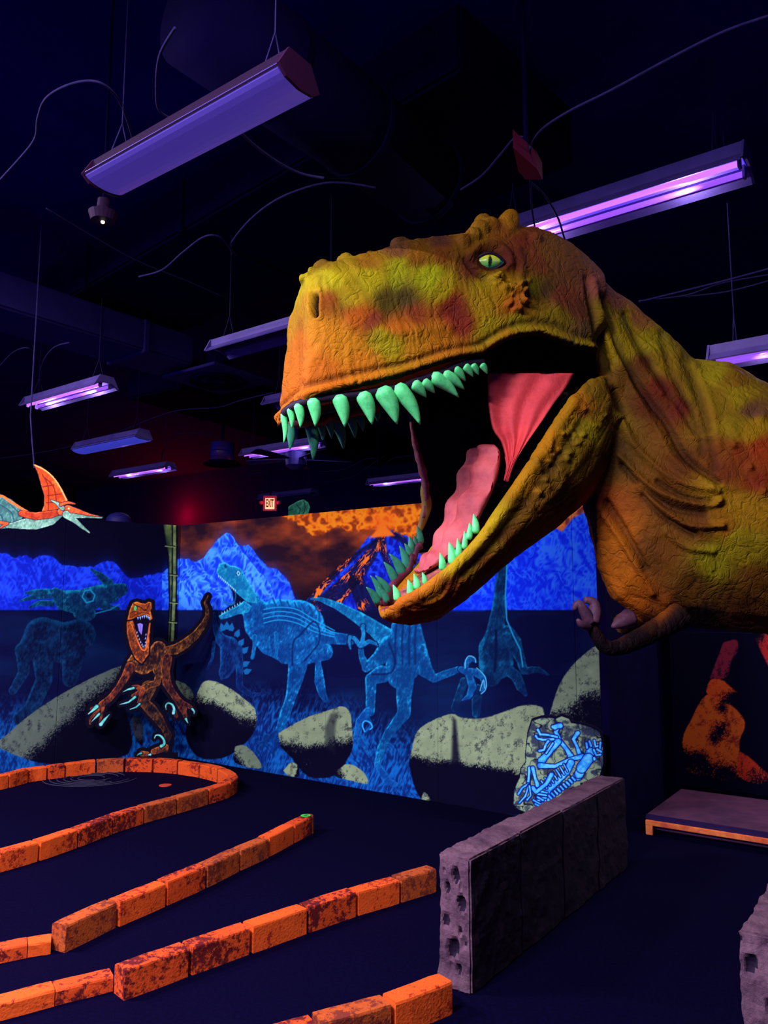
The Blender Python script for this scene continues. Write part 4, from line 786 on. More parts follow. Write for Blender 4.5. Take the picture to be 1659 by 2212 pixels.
def kerb(pix, H, side, label, w=.095, rough_end=False, center=False, mats=None, gp=.010):
    pts = [G(x, y, H) for x, y in pix]; q = [Vector((p.x, p.y, 0)) for p in pts]
    if not center:
        out = []
        for i, p in enumerate(q):
            d = (q[min(i + 1, len(q) - 1)] - q[max(i - 1, 0)]).normalized(); n = Vector((-d.y, d.x, 0)); n = n if n.y > 0 else -n; out.append(p + n * w / 2)
        q = out
    t = thing('brick_kerb', q[len(q) // 2], label, 'kerb'); K = 4; sp = smooth_pts(q, K)
    for i in range(len(q) - 1):
        seg = sp[i * K:(i + 1) * K + 1]; tot = sum((seg[j + 1] - seg[j]).length for j in range(K)); gap = .004 / tot
        d0 = (seg[1] - seg[0]).normalized(); d1 = (seg[-1] - seg[-2]).normalized()
        seg = [seg[0] + d0 * gp] + seg[1:-1] + [seg[-1] - d1 * gp]
        dz = random.uniform(-.003, .003); rot = random.uniform(-.004, .004); rings = []
        for j, p in enumerate(seg):
            a = sp[max(i * K + j - 1, 0)]; b = sp[min(i * K + j + 1, len(sp) - 1)]; d = (b - a).normalized(); n = Vector((-d.y, d.x, 0)); n = n if (n.y > 0 or center) else -n
            hw = w / 2; bv = .010; h = H + dz; jt = lambda: random.uniform(-.0014, .0014)
            prof = [(-hw, 0), (-hw, h * .5), (-hw, h - bv), (-hw + bv * .3, h - bv * .3), (-hw + bv, h), (0, h + .001), (hw - bv, h), (hw - bv * .3, h - bv * .3), (hw, h - bv), (hw, h * .5), (hw, 0)]
            rings.append([p + n * (x + jt() + rot) + Vector((0, 0, z + (jt() if z > 0 else 0))) for x, z in prof])
        # chamfer the ends a little
        for e, dd_ in ((0, d0), (-1, -d1)):
            rings[e] = [p + (Vector((seg[e].x, seg[e].y, p.z)) - p) * .04 for p in rings[e]]
        bm = bmesh.new(); loft(bm, rings); bm_obj('brick', bm, random.choice(BM) if mats is None else BM[mats[i % len(mats)]], t)
    return t, q
kerb([(-90, 1692), (-40, 1681), (13, 1671), (57, 1660), (100, 1654), (139, 1649), (207, 1641), (272, 1638), (335, 1639), (390, 1643), (439, 1650), (480, 1660), (503, 1675), (487, 1689), (443, 1703), (375, 1722), (303, 1741), (233, 1762), (158, 1789), (76, 1815), (-10, 1838), (-100, 1860)], .12, 1, 'orange brick kerb curving round the far putting green', center=True, mats=[0, 0, 0, 0, 1, 0, 2, 1, 1, 0, 0, 0, 1, 1, 2, 2, 1, 1, 0, 0, 1])
tB, qB = kerb([(676, 1763), (637, 1782), (582, 1810), (519, 1837), (447, 1871), (361, 1907), (257, 1949), (141, 2002)], .12, 1, 'orange brick kerb with a green sticker on its far rounded end', mats=[1, 0, 2, 2, 1, 0, 2])
kerb([(112, 2030), (60, 2038), (-20, 2054), (-100, 2070)], .062, 1, 'low orange kerb at left, continuing the stickered kerb one step down', mats=[0, 1, 0], gp=.002)
kerb([(946, 1878), (866, 1901), (772, 1927), (666, 1961), (544, 2002), (413, 2046), (266, 2097)], .12, 1, 'orange brick kerb meeting the front of the block wall', mats=[2, 0, 1, 0, 1, 1])
kerb([(247, 2108), (120, 2139), (0, 2171), (-90, 2196)], .062, 1, 'low orange kerb at lower left, one step down from the kerb meeting the wall', mats=[1, 0, 0], gp=.002)
kerb([(980, 2119), (850, 2168), (690, 2212), (540, 2255)], .12, 1, 'nearest orange brick kerb, at the bottom edge by the block wall foot', mats=[0, 2, 1])
# rounded end of kerb B with the sticker
e = G(668, 1757, .12); bm = bmesh.new(); e0 = Vector((qB[0].x, qB[0].y, 0)); dB = (qB[0] - qB[1]).normalized(); nB = Vector((-dB.y, dB.x, 0))
prof = [e0 + nB * .046 * math.cos(a) + dB * (.046 * math.sin(a) + .002) for a in [math.pi * k / 12 for k in range(13)]]
loft(bm, [[p + Vector((0, 0, z)) for p in prof] for z in (0, .112)] + [[e0 + dB * .002 + (p - e0) * .9 + Vector((0, 0, .12)) for p in prof]]); bm_obj('brick', bm, BM[2], tB)
bm = bmesh.new(); c = e0 - dB * .02 + Vector((0, 0, .1235)); tube(bm, [c, c + Vector((0, 0, .0015))], .036, 20)
st = bm_obj('hole_marker', bm, new_mat('green_sticker', tuple(paint((60, 210, 70), KNEAR)), .6)); tag(st, 'round green hole marker stuck on the rounded kerb end', 'marker')
fc = bpy.data.curves.new('t', 'FONT'); fc.body = '8'; fc.size = .05; fc.extrude = .0006; fc.align_x = 'CENTER'; fc.align_y = 'CENTER'
to = bpy.data.objects.new('t', fc); COL.objects.link(to); bpy.context.view_layer.update()
me = bpy.data.meshes.new_from_object(to.evaluated_get(bpy.context.evaluated_depsgraph_get())); bpy.data.objects.remove(to)
me.transform(Matrix.Translation(c + Vector((0, 0, .002))) @ Matrix.Rotation(-.6, 4, 'Z')); link('numeral', me, new_mat('dark_green_ink', (.01, .05, .02), .6), st)
# cup plate and chalky swirl in the far green
bm = bmesh.new(); c = G(357, 1697, 0); tube(bm, [c, c + Vector((0, 0, .006)), c + Vector((0, 0, .008))], [.055, .055, .045], 24); o = bm_obj('putting_cup_plate', bm, new_mat('orange_red_plastic', tuple(paint((190, 60, 40), KNEAR)), .6)); tag(o, 'small orange disc lying on the far putting green', 'disc')
bm = bmesh.new(); c = G(197, 1681, 0)
for k in range(6):
    a0 = random.uniform(0, 1.5); r = .12 + k * .062
    tube(bm, [c + Vector((r * 1.0 * math.cos(a0 + s), r * .82 * math.sin(a0 + s), .003)) for s in [j * .2 for j in range(27)]], .0045, 4)
o = bm_obj('floor_swirl', bm, new_mat('faint_grey_chalk', tuple(paint((46, 42, 66), KNEAR)), .9)); tag(o, 'faint grey swirl drawn on the far putting green', 'floor marking')

# ------------------------------------------------------------------ rough block walls
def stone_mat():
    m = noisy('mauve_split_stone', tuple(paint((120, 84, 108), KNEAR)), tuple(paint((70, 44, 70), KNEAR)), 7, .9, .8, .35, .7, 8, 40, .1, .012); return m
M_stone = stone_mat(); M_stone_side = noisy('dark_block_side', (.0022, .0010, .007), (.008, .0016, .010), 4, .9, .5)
M_pit = M_stone
def block_wall(c0, d, n, L, w, H, nb, label, pits):
    t = thing('block_wall', (c0.x, c0.y, 0), label, 'block wall'); z = Vector((0, 0, 1))
    for b in range(nb):
        l0 = L * b / nb + .0025; l1 = L * (b + 1) / nb - .0025; bm = bmesh.new()
        box(bm, c0 + d * l0, d * (l1 - l0), n * w, z * H, .008)
        bmesh.ops.subdivide_edges(bm, edges=[e for e in bm.edges if e.calc_length() > .1], cuts=34 if b == 0 else 18, use_grid_fill=True)
        hz = random.uniform(-.004, .004)
        for v in bm.verts:
            p = v.co; nn_ = (p - (c0 + d * (l0 + l1) / 2 + n * w / 2 + z * H / 2)); k = mnoise.fractal(p * 9, .8, 2, 4) * .009 + mnoise.noise(p * 3.3) * .006
            off = Vector((0, 0, 0)); s = (p - c0).dot(n) - w / 2; off += n * (k if s > 0 else -k) * min(1, abs(s) / (w * .45))
            if p.z > H - .02: off += z * (k * .8 + hz)
            if p.z < .02: off.z = 0
            if b == 0 and (p - c0).dot(d) < .02:
                off -= d * k * 1.2; u_ = (p - c0).dot(n) / w
                for (pu, pz, pr, dp) in pits:
                    q = math.hypot((u_ - pu) * w, (p.z - pz) * .75) / pr; q += mnoise.noise(p * 30) * .35
                    if q < 1: off += d * dp * (1 - q * q)
            v.co = p + off
            if v.co.z < 0: v.co.z = 0
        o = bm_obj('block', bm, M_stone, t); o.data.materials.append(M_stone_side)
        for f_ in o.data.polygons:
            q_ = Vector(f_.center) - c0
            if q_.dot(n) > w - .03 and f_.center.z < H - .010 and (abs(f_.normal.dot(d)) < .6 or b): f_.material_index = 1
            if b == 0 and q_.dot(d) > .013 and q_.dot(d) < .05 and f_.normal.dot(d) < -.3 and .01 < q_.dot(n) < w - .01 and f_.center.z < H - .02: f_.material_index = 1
    return t
b0 = G(945, 1842, .54); b1 = G(1024, 1868, .54)
dW = VA.copy(); nW = UA.copy(); c0 = Vector((b0.x, b0.y, 0))
block_wall(c0, dW, nW, 1.95, .16, .54, 4, 'mauve rough block wall end with pitted face, left of the dark walkway', [(.55, .46, .024, .03), (.3, .405, .018, .025), (.72, .35, .024, .03), (.22, .275, .028, .02), (.66, .24, .012, .02), (.45, .165, .035, .032), (.8, .2, .02, .014), (.62, .09, .014, .015), (.2, .47, .01, .012), (.4, .10, .012, .01), (.7, .42, .01, .01)])
b2 = G(1591, 2008, .54)
block_wall(Vector((b2.x, b2.y, 0)), dW, nW, .9, .18, .54, 2, 'nearer mauve block wall cut by the bottom right corner of the view', [(.2, .44, .026, .02), (.5, .32, .02, .02), (.3, .22, .02, .02), (.7, .45, .02, .02), (.8, .12, .03, .02)])

# ------------------------------------------------------------------ the big yellow dinosaur
AH = math.radians(22); AB = math.radians(6); J = Vector((1.08, 3.9, 0))
def mkplane(al): return Vector((math.sin(al), -math.cos(al), 0))
NH, NB_ = mkplane(AH), mkplane(AB)
def S(px, py, s, n=NH):
    r = ray(px, py); t = (s + J.x * n.x + J.y * n.y) / (r[0] * n.x + r[1] * n.y); return Vector((r[0] * t, r[1] * t, CH + r[2] * t))
def sect(top, bot, w, wl, prof, n=NH):
    T = S(*top, 0, n); B = S(*bot, wl, n) - n * wl; h = [T + (B - T) * u + n * (w * v) for u, v in prof]
    g = [T + (B - T) * u - n * (w * v) for u, v in prof[::-1] if abs(v) > 1e-6]; return h + g
HP = [(0, 0), (.0, .28), (.035, .5), (.11, .68), (.24, .82), (.42, .92), (.62, .97), (.82, 1.0), (.93, 1.02), (.995, .98), (1.0, .86), (.95, .74), (.90, .5), (.88, 0)]
parts = []
def add(rings):
    bm = bmesh.new(); loft(bm, rings); parts.append(bm)
head = [((651, 735), (657, 850), .04), ((645, 690), (651, 870), .10), ((645, 650), (646, 884), .155), ((652, 618), (646, 884), .195), ((667, 597), (657, 873), .225), ((690, 583), (690, 858), .25), ((735, 572), (740, 844), .262), ((800, 556), (800, 828), .27), ((860, 535), (860, 814), .272), ((920, 527), (920, 793), .27),
        ((980, 520), (985, 774), .268), ((1030, 508), (1040, 766), .265), ((1080, 503), (1080, 742), .262), ((1125, 505), (1120, 724), .26), ((1170, 520), (1165, 720), .26), ((1210, 545), (1205, 733), .262), ((1245, 575), (1250, 750), .262), ((1268, 600), (1280, 757), .25), ((1275, 640), (1292, 752), .20)]
add([sect(t, b, w, w, HP) for t, b, w in head])
# lower jaw
JP = [(0, .93), (.05, 1.03), (.2, 1.07), (.42, 1.02), (.64, .84), (.83, .55), (.95, .25), (1, 0)]
JI = [(.05, .84), (.16, .76), (.26, .55), (.30, .25), (.31, 0)]
def jsect(rim, bot, w):
    R_ = S(*rim, w * .95) - NH * w * .95; B = S(*bot, w * .1) - NH * w * .1
    o = [(u, v) for u, v in JP] + [(u, -v) for u, v in JP[::-1] if v > 0] + [(u, -v) for u, v in JI] + [(u, v) for u, v in JI[::-1] if v > 0]
    return [R_ + (B - R_) * u + NH * (w * v) for u, v in o]
jaw = [((1300, 812), (1322, 835), .16), ((1272, 818), (1333, 868), .22), ((1238, 855), (1338, 940), .255), ((1192, 925), (1318, 1015), .265), ((1147, 995), (1268, 1087), .262), ((1095, 1072), (1196, 1148), .255), ((1054, 1132), (1124, 1198), .24), ((1012, 1185), (1062, 1248), .22), ((970, 1224), (1006, 1298), .20), ((925, 1260), (950, 1338), .17), ((885, 1288), (895, 1352), .14), ((856, 1302), (852, 1347), .11), ((838, 1308), (826, 1334), .06)]
add([jsect(*a) for a in jaw])
# jaw joint lump + neck and body
def blob(c, r, seg=16):
    bm = bmesh.new(); bmesh.ops.create_uvsphere(bm, u_segments=seg, v_segments=seg // 2, radius=1, matrix=Matrix.Translation(c) @ Matrix.Diagonal((*r, 1))); parts.append(bm)
blob(S(1240, 760, 0), (.14, .2, .12)); blob(S(1290, 870, 0), (.12, .22, .14))
NP = [(0, 0), (.02, .35), (.08, .62), (.2, .86), (.36, 1.0), (.52, 1.0), (.68, .88), (.82, .66), (.93, .42), (.99, .2), (1, 0)]
neck = [((1215, 556), (1265, 740), .17), ((1262, 592), (1286, 880), .215), ((1310, 630), (1280, 1010), .215), ((1355, 655), (1272, 1078), .20), ((1395, 690), (1288, 1140), .21), ((1432, 722), (1305, 1225), .24), ((1482, 778), (1338, 1295), .30), ((1548, 788), (1415, 1345), .38), ((1620, 835), (1560, 1362), .45), ((1720, 890), (1700, 1372), .50), ((1850, 930), (1850, 1380), .50), ((1990, 950), (1990, 1340), .44), ((2100, 970), (2110, 1240), .32), ((2200, 1000), (2220, 1160), .2), ((2330, 1040), (2340, 1130), .1), ((2450, 1075), (2460, 1110), .04)]
def bsect(t, b, w, i):
    n = NH.lerp(NB_, min(1, i / 4)).normalized(); n = NB_ if i > 3 else n
    T = S(*t, 0, n); B = S(*b, w * .25, n) - n * w * .25; return [T + (B - T) * u + n * (w * v) for u, v in NP] + [T + (B - T) * u - n * (w * v) for u, v in NP[::-1] if v > 0]
add([bsect(t, b, w, i) for i, (t, b, w) in enumerate(neck)])
def tb(pts, rs, n=12):
    bm = bmesh.new(); tube(bm, smooth_pts(pts, 3), [rs[0]] * 1 + [rs[min(int((i) / 3), len(rs) - 2)] * (1 - (i % 3) / 3) + rs[min(int(i / 3) + 1, len(rs) - 1)] * (i % 3) / 3 for i in range(1, 3 * (len(pts) - 1) + 1)], n); parts.append(bm)
hp = S(1900, 1200, .0, NB_)                     # hips, legs on the ground (outside the frame)
for sd, gz in ((1, 0.0), (-1, .14)):
    h = S(1905, 1180, sd * .30, NB_); kx = Vector((-.22, 0, 0))
    f0 = Vector((h.x + .02, h.y, gz))
    tb([h, h + Vector((-.22, 0, -.55)), Vector((f0.x + .2, f0.y, gz + .55)), Vector((f0.x + .02, f0.y, gz + .10))], [.26, .19, .10, .085])
    for k in (-1, 0, 1): tb([Vector((f0.x + .02, f0.y, gz + .09)), Vector((f0.x - .14, f0.y + k * .07, gz + .06)), Vector((f0.x - .27, f0.y + k * .12, gz + .035))], [.075, .055, .034])
# arms
tb([S(1470, 1330, .22, NB_), S(1400, 1370, .28, NB_), S(1318, 1402, .34, NB_), S(1282, 1360, .36, NB_), S(1275, 1325, .37, NB_)], [.07, .05, .036, .028, .028])
tb([S(1470, 1320, -.2, NB_), S(1390, 1352, -.10, NB_), S(1345, 1345, .02, NB_)], [.09, .06, .035])
# horns, brow knobs, ridge bumps
def cone(a, b, r0_, r1_, k=3):
    bm = bmesh.new(); tube(bm, [a, a.lerp(b, .35), a.lerp(b, .7), a.lerp(b, .93), b], [r0_, r0_ * .86, (r0_ * .5 + r1_ * .5), r1_, r1_ * .5], 14); parts.append(bm)
cone(S(1082, 530, .12), S(1108, 455, .13), .078, .036); cone(S(1150, 545, .16), S(1160, 500, .20), .05, .022)
for px, py, s, r in ((1060, 496, .13, .055), (1036, 500, .14, .05), (1022, 512, .17, .042), (1000, 526, .18, .042), (1044, 486, .07, .05), (1078, 500, .12, .05)): blob(S(px, py, s), (r, r, r * 1.15))
for px, py, r in ((664, 603, .026), (680, 588, .024), (698, 576, .03), (748, 563, .03), (800, 552, .02), (866, 530, .036), (935, 521, .02), (985, 516, .02)): blob(S(px, py, 0.03), (r * 1.5, r * 1.6, r))
# fuse into one skin
big = bmesh.new()
for b in parts:
    bmesh.ops.recalc_face_normals(b, faces=b.faces); m_ = bpy.data.meshes.new('tmp'); b.to_mesh(m_); big.from_mesh(m_); b.free(); bpy.data.meshes.remove(m_)
m_ = bpy.data.meshes.new('tmp'); big.to_mesh(m_); big.free(); o_ = bpy.data.objects.new('tmp', m_); COL.objects.link(o_)
md = o_.modifiers.new('r', 'REMESH'); md.mode = 'VOXEL'; md.voxel_size = .0072
sm = o_.modifiers.new('s', 'SMOOTH'); sm.iterations = 9; sm.factor = .6
bpy.context.view_layer.update()
skin = bpy.data.meshes.new_from_object(o_.evaluated_get(bpy.context.evaluated_depsgraph_get())); bpy.data.objects.remove(o_); skin.name = 'skin'
nv = len(skin.vertices); co = np.zeros(nv * 3, np.float32); skin.vertices.foreach_get('co', co); co = co.reshape(-1, 3).astype(float)
no = np.zeros(nv * 3, np.float32); skin.vertices.foreach_get('normal', no); no = no.reshape(-1, 3).astype(float)
nh = np.array(NH); s_lat = (co - np.array(J)) @ nh
mir = co.copy(); neg = s_lat < 0; mir[neg] -= 2 * s_lat[neg, None] * nh
px, py = proj(mir)
facing = -(no[:, 0] * co[:, 0] + no[:, 1] * co[:, 1] + no[:, 2] * (co[:, 2] - CH)); facing = facing / np.linalg.norm(co - [0, 0, CH], axis=1)
side = ss(np.abs(s_lat), .02, .10)
disp = np.zeros(nv)
def ridge(pts, w, h, sm_=True, lim=None):
    global disp
    q = cr2(pts) if sm_ else pts; x0, x1 = min(p[0] for p in q) - 3 * w, max(p[0] for p in q) + 3 * w; y0, y1 = min(p[1] for p in q) - 3 * w, max(p[1] for p in q) + 3 * w
    k = np.where((px > x0) & (px < x1) & (py > y0) & (py < y1))[0]
    if len(k): disp[k] += h * np.exp(-(pdist(px[k], py[k], q) / w) ** 2) * side[k]
def bump(x, y, r, h):
    k = np.where((abs(px - x) < 3 * r) & (abs(py - y) < 3 * r))[0]
    if len(k): disp[k] += h * np.exp(-((px[k] - x) ** 2 + (py[k] - y) ** 2) / r ** 2) * side[k]
ridge([(606, 882), (640, 858), (720, 836), (800, 818), (860, 803), (920, 785), (985, 764), (1040, 757)], 9, .016)
ridge([(640, 836), (720, 818), (800, 800), (880, 783), (960, 757), (1030, 745), (1060, 728), (1100, 705), (1150, 694), (1200, 700), (1250, 722), (1285, 735)], 7, -.012)
ridge([(1060, 742), (1100, 722), (1160, 714), (1205, 726), (1245, 742), (1288, 752)], 7, .014)
bump(680, 655, 5, 0); ridge([(681, 640), (679, 658), (681, 678)], 6.5, -.045); ridge([(690, 628), (694, 655), (690, 686)], 6, .012); ridge([(669, 636), (667, 660), (672, 684)], 5, .010)
bump(1056, 566, 30, -.022); ridge([(1020, 548), (1040, 532), (1070, 530), (1095, 548), (1102, 570)], 9, .024); ridge([(1028, 575), (1056, 588), (1092, 580)], 6, .012); ridge([(1004, 560), (1018, 580), (1050, 602), (1090, 604)], 5, -.012)
ridge([(1118, 540), (1128, 580), (1120, 615)], 9, .012); ridge([(1000, 540), (960, 545), (900, 555), (820, 575), (740, 600)], 14, .010)
bump(860, 650, 42, -.016); bump(745, 660, 30, -.01); bump(985, 665, 34, -.012); bump(1160, 640, 34, -.014); bump(1200, 660, 26, .006)
ridge([(760, 700), (820, 720), (900, 715), (970, 705)], 16, .010)
rn = random.Random(3)
for i in range(70):
    t_ = rn.random(); x = 1065 + t_ * 72 + rn.gauss(0, 5); y = 600 + t_ * 34 + rn.gauss(0, 9) * (0.5 + t_); bump(x, y, rn.uniform(3.4, 6.0), rn.uniform(.007, .014))
for i in range(18): bump(1118 + rn.gauss(0, 12), 655 + rn.gauss(0, 9), rn.uniform(4, 7), .012)
ridge([(1240, 868), (1195, 935), (1150, 1008), (1098, 1085), (1058, 1145), (1015, 1198), (965, 1242), (915, 1280), (870, 1302)], 13, .020)
ridge([(1265, 900), (1222, 965), (1170, 1040), (1110, 1120), (1060, 1180), (1000, 1240)], 11, -.014)
for i in range(46):
    t_ = rn.random() ** .8; x = 1290 - t_ * 150 + rn.gauss(0, 26); y = 900 + t_ * 160 + rn.gauss(0, 22); bump(x, y, rn.uniform(4.5, 7.5), rn.uniform(.006, .012))
# neck folds
for pts, w, h in (([(1268, 600), (1282, 680), (1300, 760), (1320, 830), (1350, 900)], 8, -.016), ([(1280, 610), (1300, 690), (1330, 770), (1370, 850), (1420, 930), (1460, 1000), (1540, 1050)], 9, .022), ([(1300, 640), (1318, 700), (1345, 770), (1385, 840), (1440, 915), (1480, 985), (1550, 1040)], 8, -.028),
                  ([(1340, 900), (1370, 960), (1420, 1010), (1480, 1045), (1550, 1060)], 9, .028), ([(1340, 985), (1390, 1040), (1450, 1075), (1530, 1090), (1555, 1080)], 7, .032), ([(1345, 1005), (1395, 1058), (1450, 1095), (1520, 1108)], 8, -.03),
                  ([(1380, 1050), (1430, 1100), (1490, 1135), (1560, 1135)], 7, .03), ([(1390, 1070), (1440, 1120), (1500, 1155)], 7, -.028), ([(1420, 1040), (1480, 1075), (1540, 1085)], 6, -.026), ([(1440, 1150), (1480, 1180), (1540, 1190)], 8, .016),
                  ([(1290, 1090), (1325, 1140), (1370, 1210), (1410, 1280)], 8, .022), ([(1310, 1085), (1350, 1150), (1395, 1230)], 8, -.022), ([(1480, 775), (1510, 850), (1530, 930), (1545, 1010)], 12, -.014), ([(1500, 790), (1535, 870), (1552, 960)], 10, .012), ([(1430, 720), (1450, 800), (1500, 900), (1520, 980)], 8, -.012), ([(1350, 680), (1390, 760), (1440, 840), (1500, 930)], 7, -.012), ([(1330, 690), (1372, 770), (1428, 850)], 7, .012)):
    ridge(pts, w, h)
for x, y, r in ((1645, 900, 13), (1583, 963, 9), (1620, 1010, 8), (1650, 1060, 9)): bump(x, y, r, .02)
wr = np.zeros(nv)
ah = np.array([-math.cos(AH), -math.sin(AH), 0.]); ca_ = co @ ah; cz_ = co[:, 2]
wjaw = ss(py, np.interp(px, [600, 1040, 1290], [900, 800, 790]) - 5, np.interp(px, [600, 1040, 1290], [900, 800, 790]) + 25) * ss(-px, -1345, -1300)
wneck = ss(px, 1255, 1330) * (1 - wjaw)
ang = np.where(wneck > .5, math.radians(128), np.where(wjaw > .5, math.radians(48), math.radians(84 )))   # direction of the folds in the flank plane
cu = ca_ * np.sin(ang) + cz_ * np.cos(ang) ; cv_ = ca_ * np.cos(ang) * -1 + cz_ * np.sin(ang)
# (u runs across the folds, v along them)
strong = .55 + .45 * ss(-px, -1000, -600) + .35 * wneck
for i in range(nv):
    u, v, w = cu[i], cv_[i], s_lat[i]
    a = mnoise.noise(Vector((u * 4, v * 3, w * 4)))
    d_ = mnoise.voronoi(Vector((u * 15 + a * 1.6, v * 4.2 + a, w * 9)))[0]
    f1 = mnoise.noise(Vector((u * 26 + a * 5, v * 3.2, w * 8))); f2 = mnoise.noise(Vector((u * 60 + a * 9, v * 9 + a * 4, w * 20)))
    wr[i] = min(.14, d_[1] - d_[0]) / .14 * .0026 + (1 - abs(f1) * 2.4) * -.0040 * strong[i] + f2 * .0011
disp += wr - .001
co2 = co + no * disp[:, None]
skin.vertices.foreach_set('co', co2.astype(np.float32).ravel()); skin.update()
# painted hide: colour patches, with some shade mixed in, laid over the whole flank, mirrored on the far side
PTS = [(615, 700, 200, 130, 20), (605, 800, 222, 118, 10), (640, 840, 226, 122, 10), (625, 640, 216, 170, 20), (660, 605, 222, 190, 24), (720, 600, 214, 190, 26), (650, 740, 224, 124, 14), (690, 720, 224, 140, 16), (710, 655, 170, 90, 60), (655, 660, 214, 150, 22), (745, 640, 206, 166, 22), (740, 740, 224, 142, 14), (700, 800, 218, 118, 14),
       (800, 600, 206, 180, 26), (860, 595, 184, 174, 24), (925, 590, 190, 184, 26), (800, 690, 150, 70, 72), (770, 680, 196, 100, 50), (830, 640, 120, 96, 50), (880, 640, 110, 88, 58), (860, 700, 200, 110, 40), (900, 680, 158, 76, 66), (830, 740, 186, 160, 24), (900, 750, 206, 134, 24), (780, 790, 220, 130, 14), (980, 660, 176, 70, 80), (995, 690, 160, 64, 74), (960, 620, 190, 160, 30),
       (950, 740, 204, 124, 28), (900, 555, 158, 98, 48), (800, 570, 168, 112, 56), (950, 545, 150, 84, 56), (1000, 530, 150, 96, 54), (720, 578, 180, 140, 50), (860, 535, 130, 80, 76), (950, 515, 120, 70, 86), (700, 562, 160, 116, 70), (1030, 500, 168, 116, 36), (1080, 500, 150, 86, 60), (1100, 470, 184, 120, 30), (1056, 560, 116, 46, 60), (1020, 580, 120, 56, 56), (1100, 560, 120, 54, 60),
       (1130, 520, 140, 66, 70), (1160, 560, 150, 80, 78), (1150, 620, 150, 130, 48), (1050, 605, 200, 160, 30), (1090, 620, 206, 150, 22), (1125, 640, 186, 110, 30), (1110, 660, 190, 100, 60), (1050, 650, 196, 150, 34), (1060, 700, 182, 150, 34), (1120, 690, 176, 148, 40), (1180, 620, 110, 76, 70), (1220, 640, 140, 72, 78), (1250, 670, 126, 68, 78), (1200, 690, 150, 120, 56), (1255, 710, 118, 84, 86), (1100, 735, 196, 134, 22), (1180, 730, 190, 150, 30), (1270, 740, 190, 154, 44),
       (1190, 540, 150, 96, 80), (1230, 580, 140, 86, 84), (1290, 620, 170, 96, 120), (1330, 645, 166, 96, 110), (1380, 680, 176, 108, 100), (1310, 680, 158, 124, 54), (1360, 690, 186, 160, 36), (1400, 735, 196, 166, 28), (1440, 790, 180, 136, 30), (1480, 770, 176, 140, 40), (1340, 740, 186, 150, 34), (1390, 790, 116, 60, 42), (1430, 840, 128, 52, 50), (1470, 880, 130, 52, 56), (1400, 870, 110, 54, 40), (1360, 820, 120, 76, 36), (1500, 850, 170, 130, 34), (1520, 900, 170, 120, 34), (1540, 800, 206, 176, 34), (1590, 815, 170, 120, 60), (1600, 850, 196, 160, 34), (1560, 870, 170, 130, 50), (1620, 885, 132, 84, 92), (1580, 920, 176, 140, 34), (1630, 930, 200, 150, 34), (1560, 980, 150, 80, 40), (1600, 980, 160, 72, 56), (1645, 970, 186, 78, 64), (1640, 1040, 160, 66, 60), (1570, 1020, 140, 66, 40),
       (1600, 1090, 196, 140, 36), (1550, 1060, 190, 140, 36), (1640, 1120, 196, 140, 40), (1560, 1130, 180, 116, 34), (1480, 1000, 120, 66, 36), (1440, 1080, 130, 76, 36), (1500, 1120, 124, 72, 36), (1620, 1180, 170, 140, 38), (1540, 1210, 170, 150, 36), (1580, 1160, 190, 160, 40), (1640, 1250, 130, 80, 44), (1500, 1280, 120, 74, 40), (1420, 1200, 130, 76, 40), (1600, 1320, 100, 54, 40), (1330, 1160, 200, 112, 50), (1310, 1100, 180, 92, 66), (1340, 1250, 210, 116, 36), (1370, 1300, 206, 108, 34), (1430, 1320, 160, 84, 40), (1290, 1080, 180, 90, 66),
       (1235, 880, 204, 140, 24), (1180, 960, 216, 140, 14), (1130, 1040, 214, 146, 16), (1080, 1120, 206, 166, 20), (1040, 1165, 206, 160, 20), (990, 1215, 206, 164, 22), (920, 1275, 216, 130, 16), (860, 1305, 210, 114, 16), (815, 1305, 206, 130, 24), (1290, 850, 150, 110, 60), (1320, 900, 140, 104, 50), (1270, 930, 176, 146, 28), (1240, 990, 150, 116, 34), (1200, 1020, 130, 92, 40), (1150, 1090, 134, 88, 40), (1260, 880, 196, 116, 30), (1280, 1000, 130, 90, 40), (1110, 1150, 130, 80, 44), (1050, 1220, 140, 78, 40), (980, 1280, 160, 76, 30), (900, 1325, 160, 72, 26), (1220, 1080, 90, 54, 40), (1330, 980, 100, 66, 40),
       (1300, 1400, 16, 6, 22), (1340, 1395, 16, 6, 22), (1380, 1385, 18, 8, 22), (1430, 1370, 24, 10, 24), (1280, 1380, 24, 10, 30), (1275, 1340, 60, 30, 50), (1400, 1368, 22, 8, 22), (1375, 1372, 18, 6, 22), (1445, 1385, 22, 10, 22), (1480, 1335, 30, 14, 24), (1455, 1350, 26, 12, 22), (1510, 1345, 26, 12, 24), (1420, 1352, 50, 24, 24), (1340, 1350, 90, 50, 50), (1900, 1000, 160, 110, 40), (1900, 1250, 120, 70, 40), (2200, 1080, 150, 100, 40)]
PA = np.array(PTS, float); num = np.zeros((nv, 3)); den = np.zeros(nv)
wob = np.array([mnoise.noise(Vector(c) * 7) for c in co2]) * 16; wob2 = np.array([mnoise.noise(Vector(c) * 7 + Vector((9, 3, 1))) for c in co2]) * 16
for x, y, r, g, b in PA:
    d2 = ((px + wob - x) ** 2 + (py + wob2 - y) ** 2); w_ = 1 / (d2 + 60) ** 2.0; num += w_[:, None] * lin([r, g, b]); den += w_
SKK = .32
skc = num / den[:, None] / (KALB * np.array(LAMP)) * SKK
skl = skc.mean(1, keepdims=True); skc = np.clip(skl + (skc - skl) * 1.18, .0015, 1); skc[:, 2] *= .35
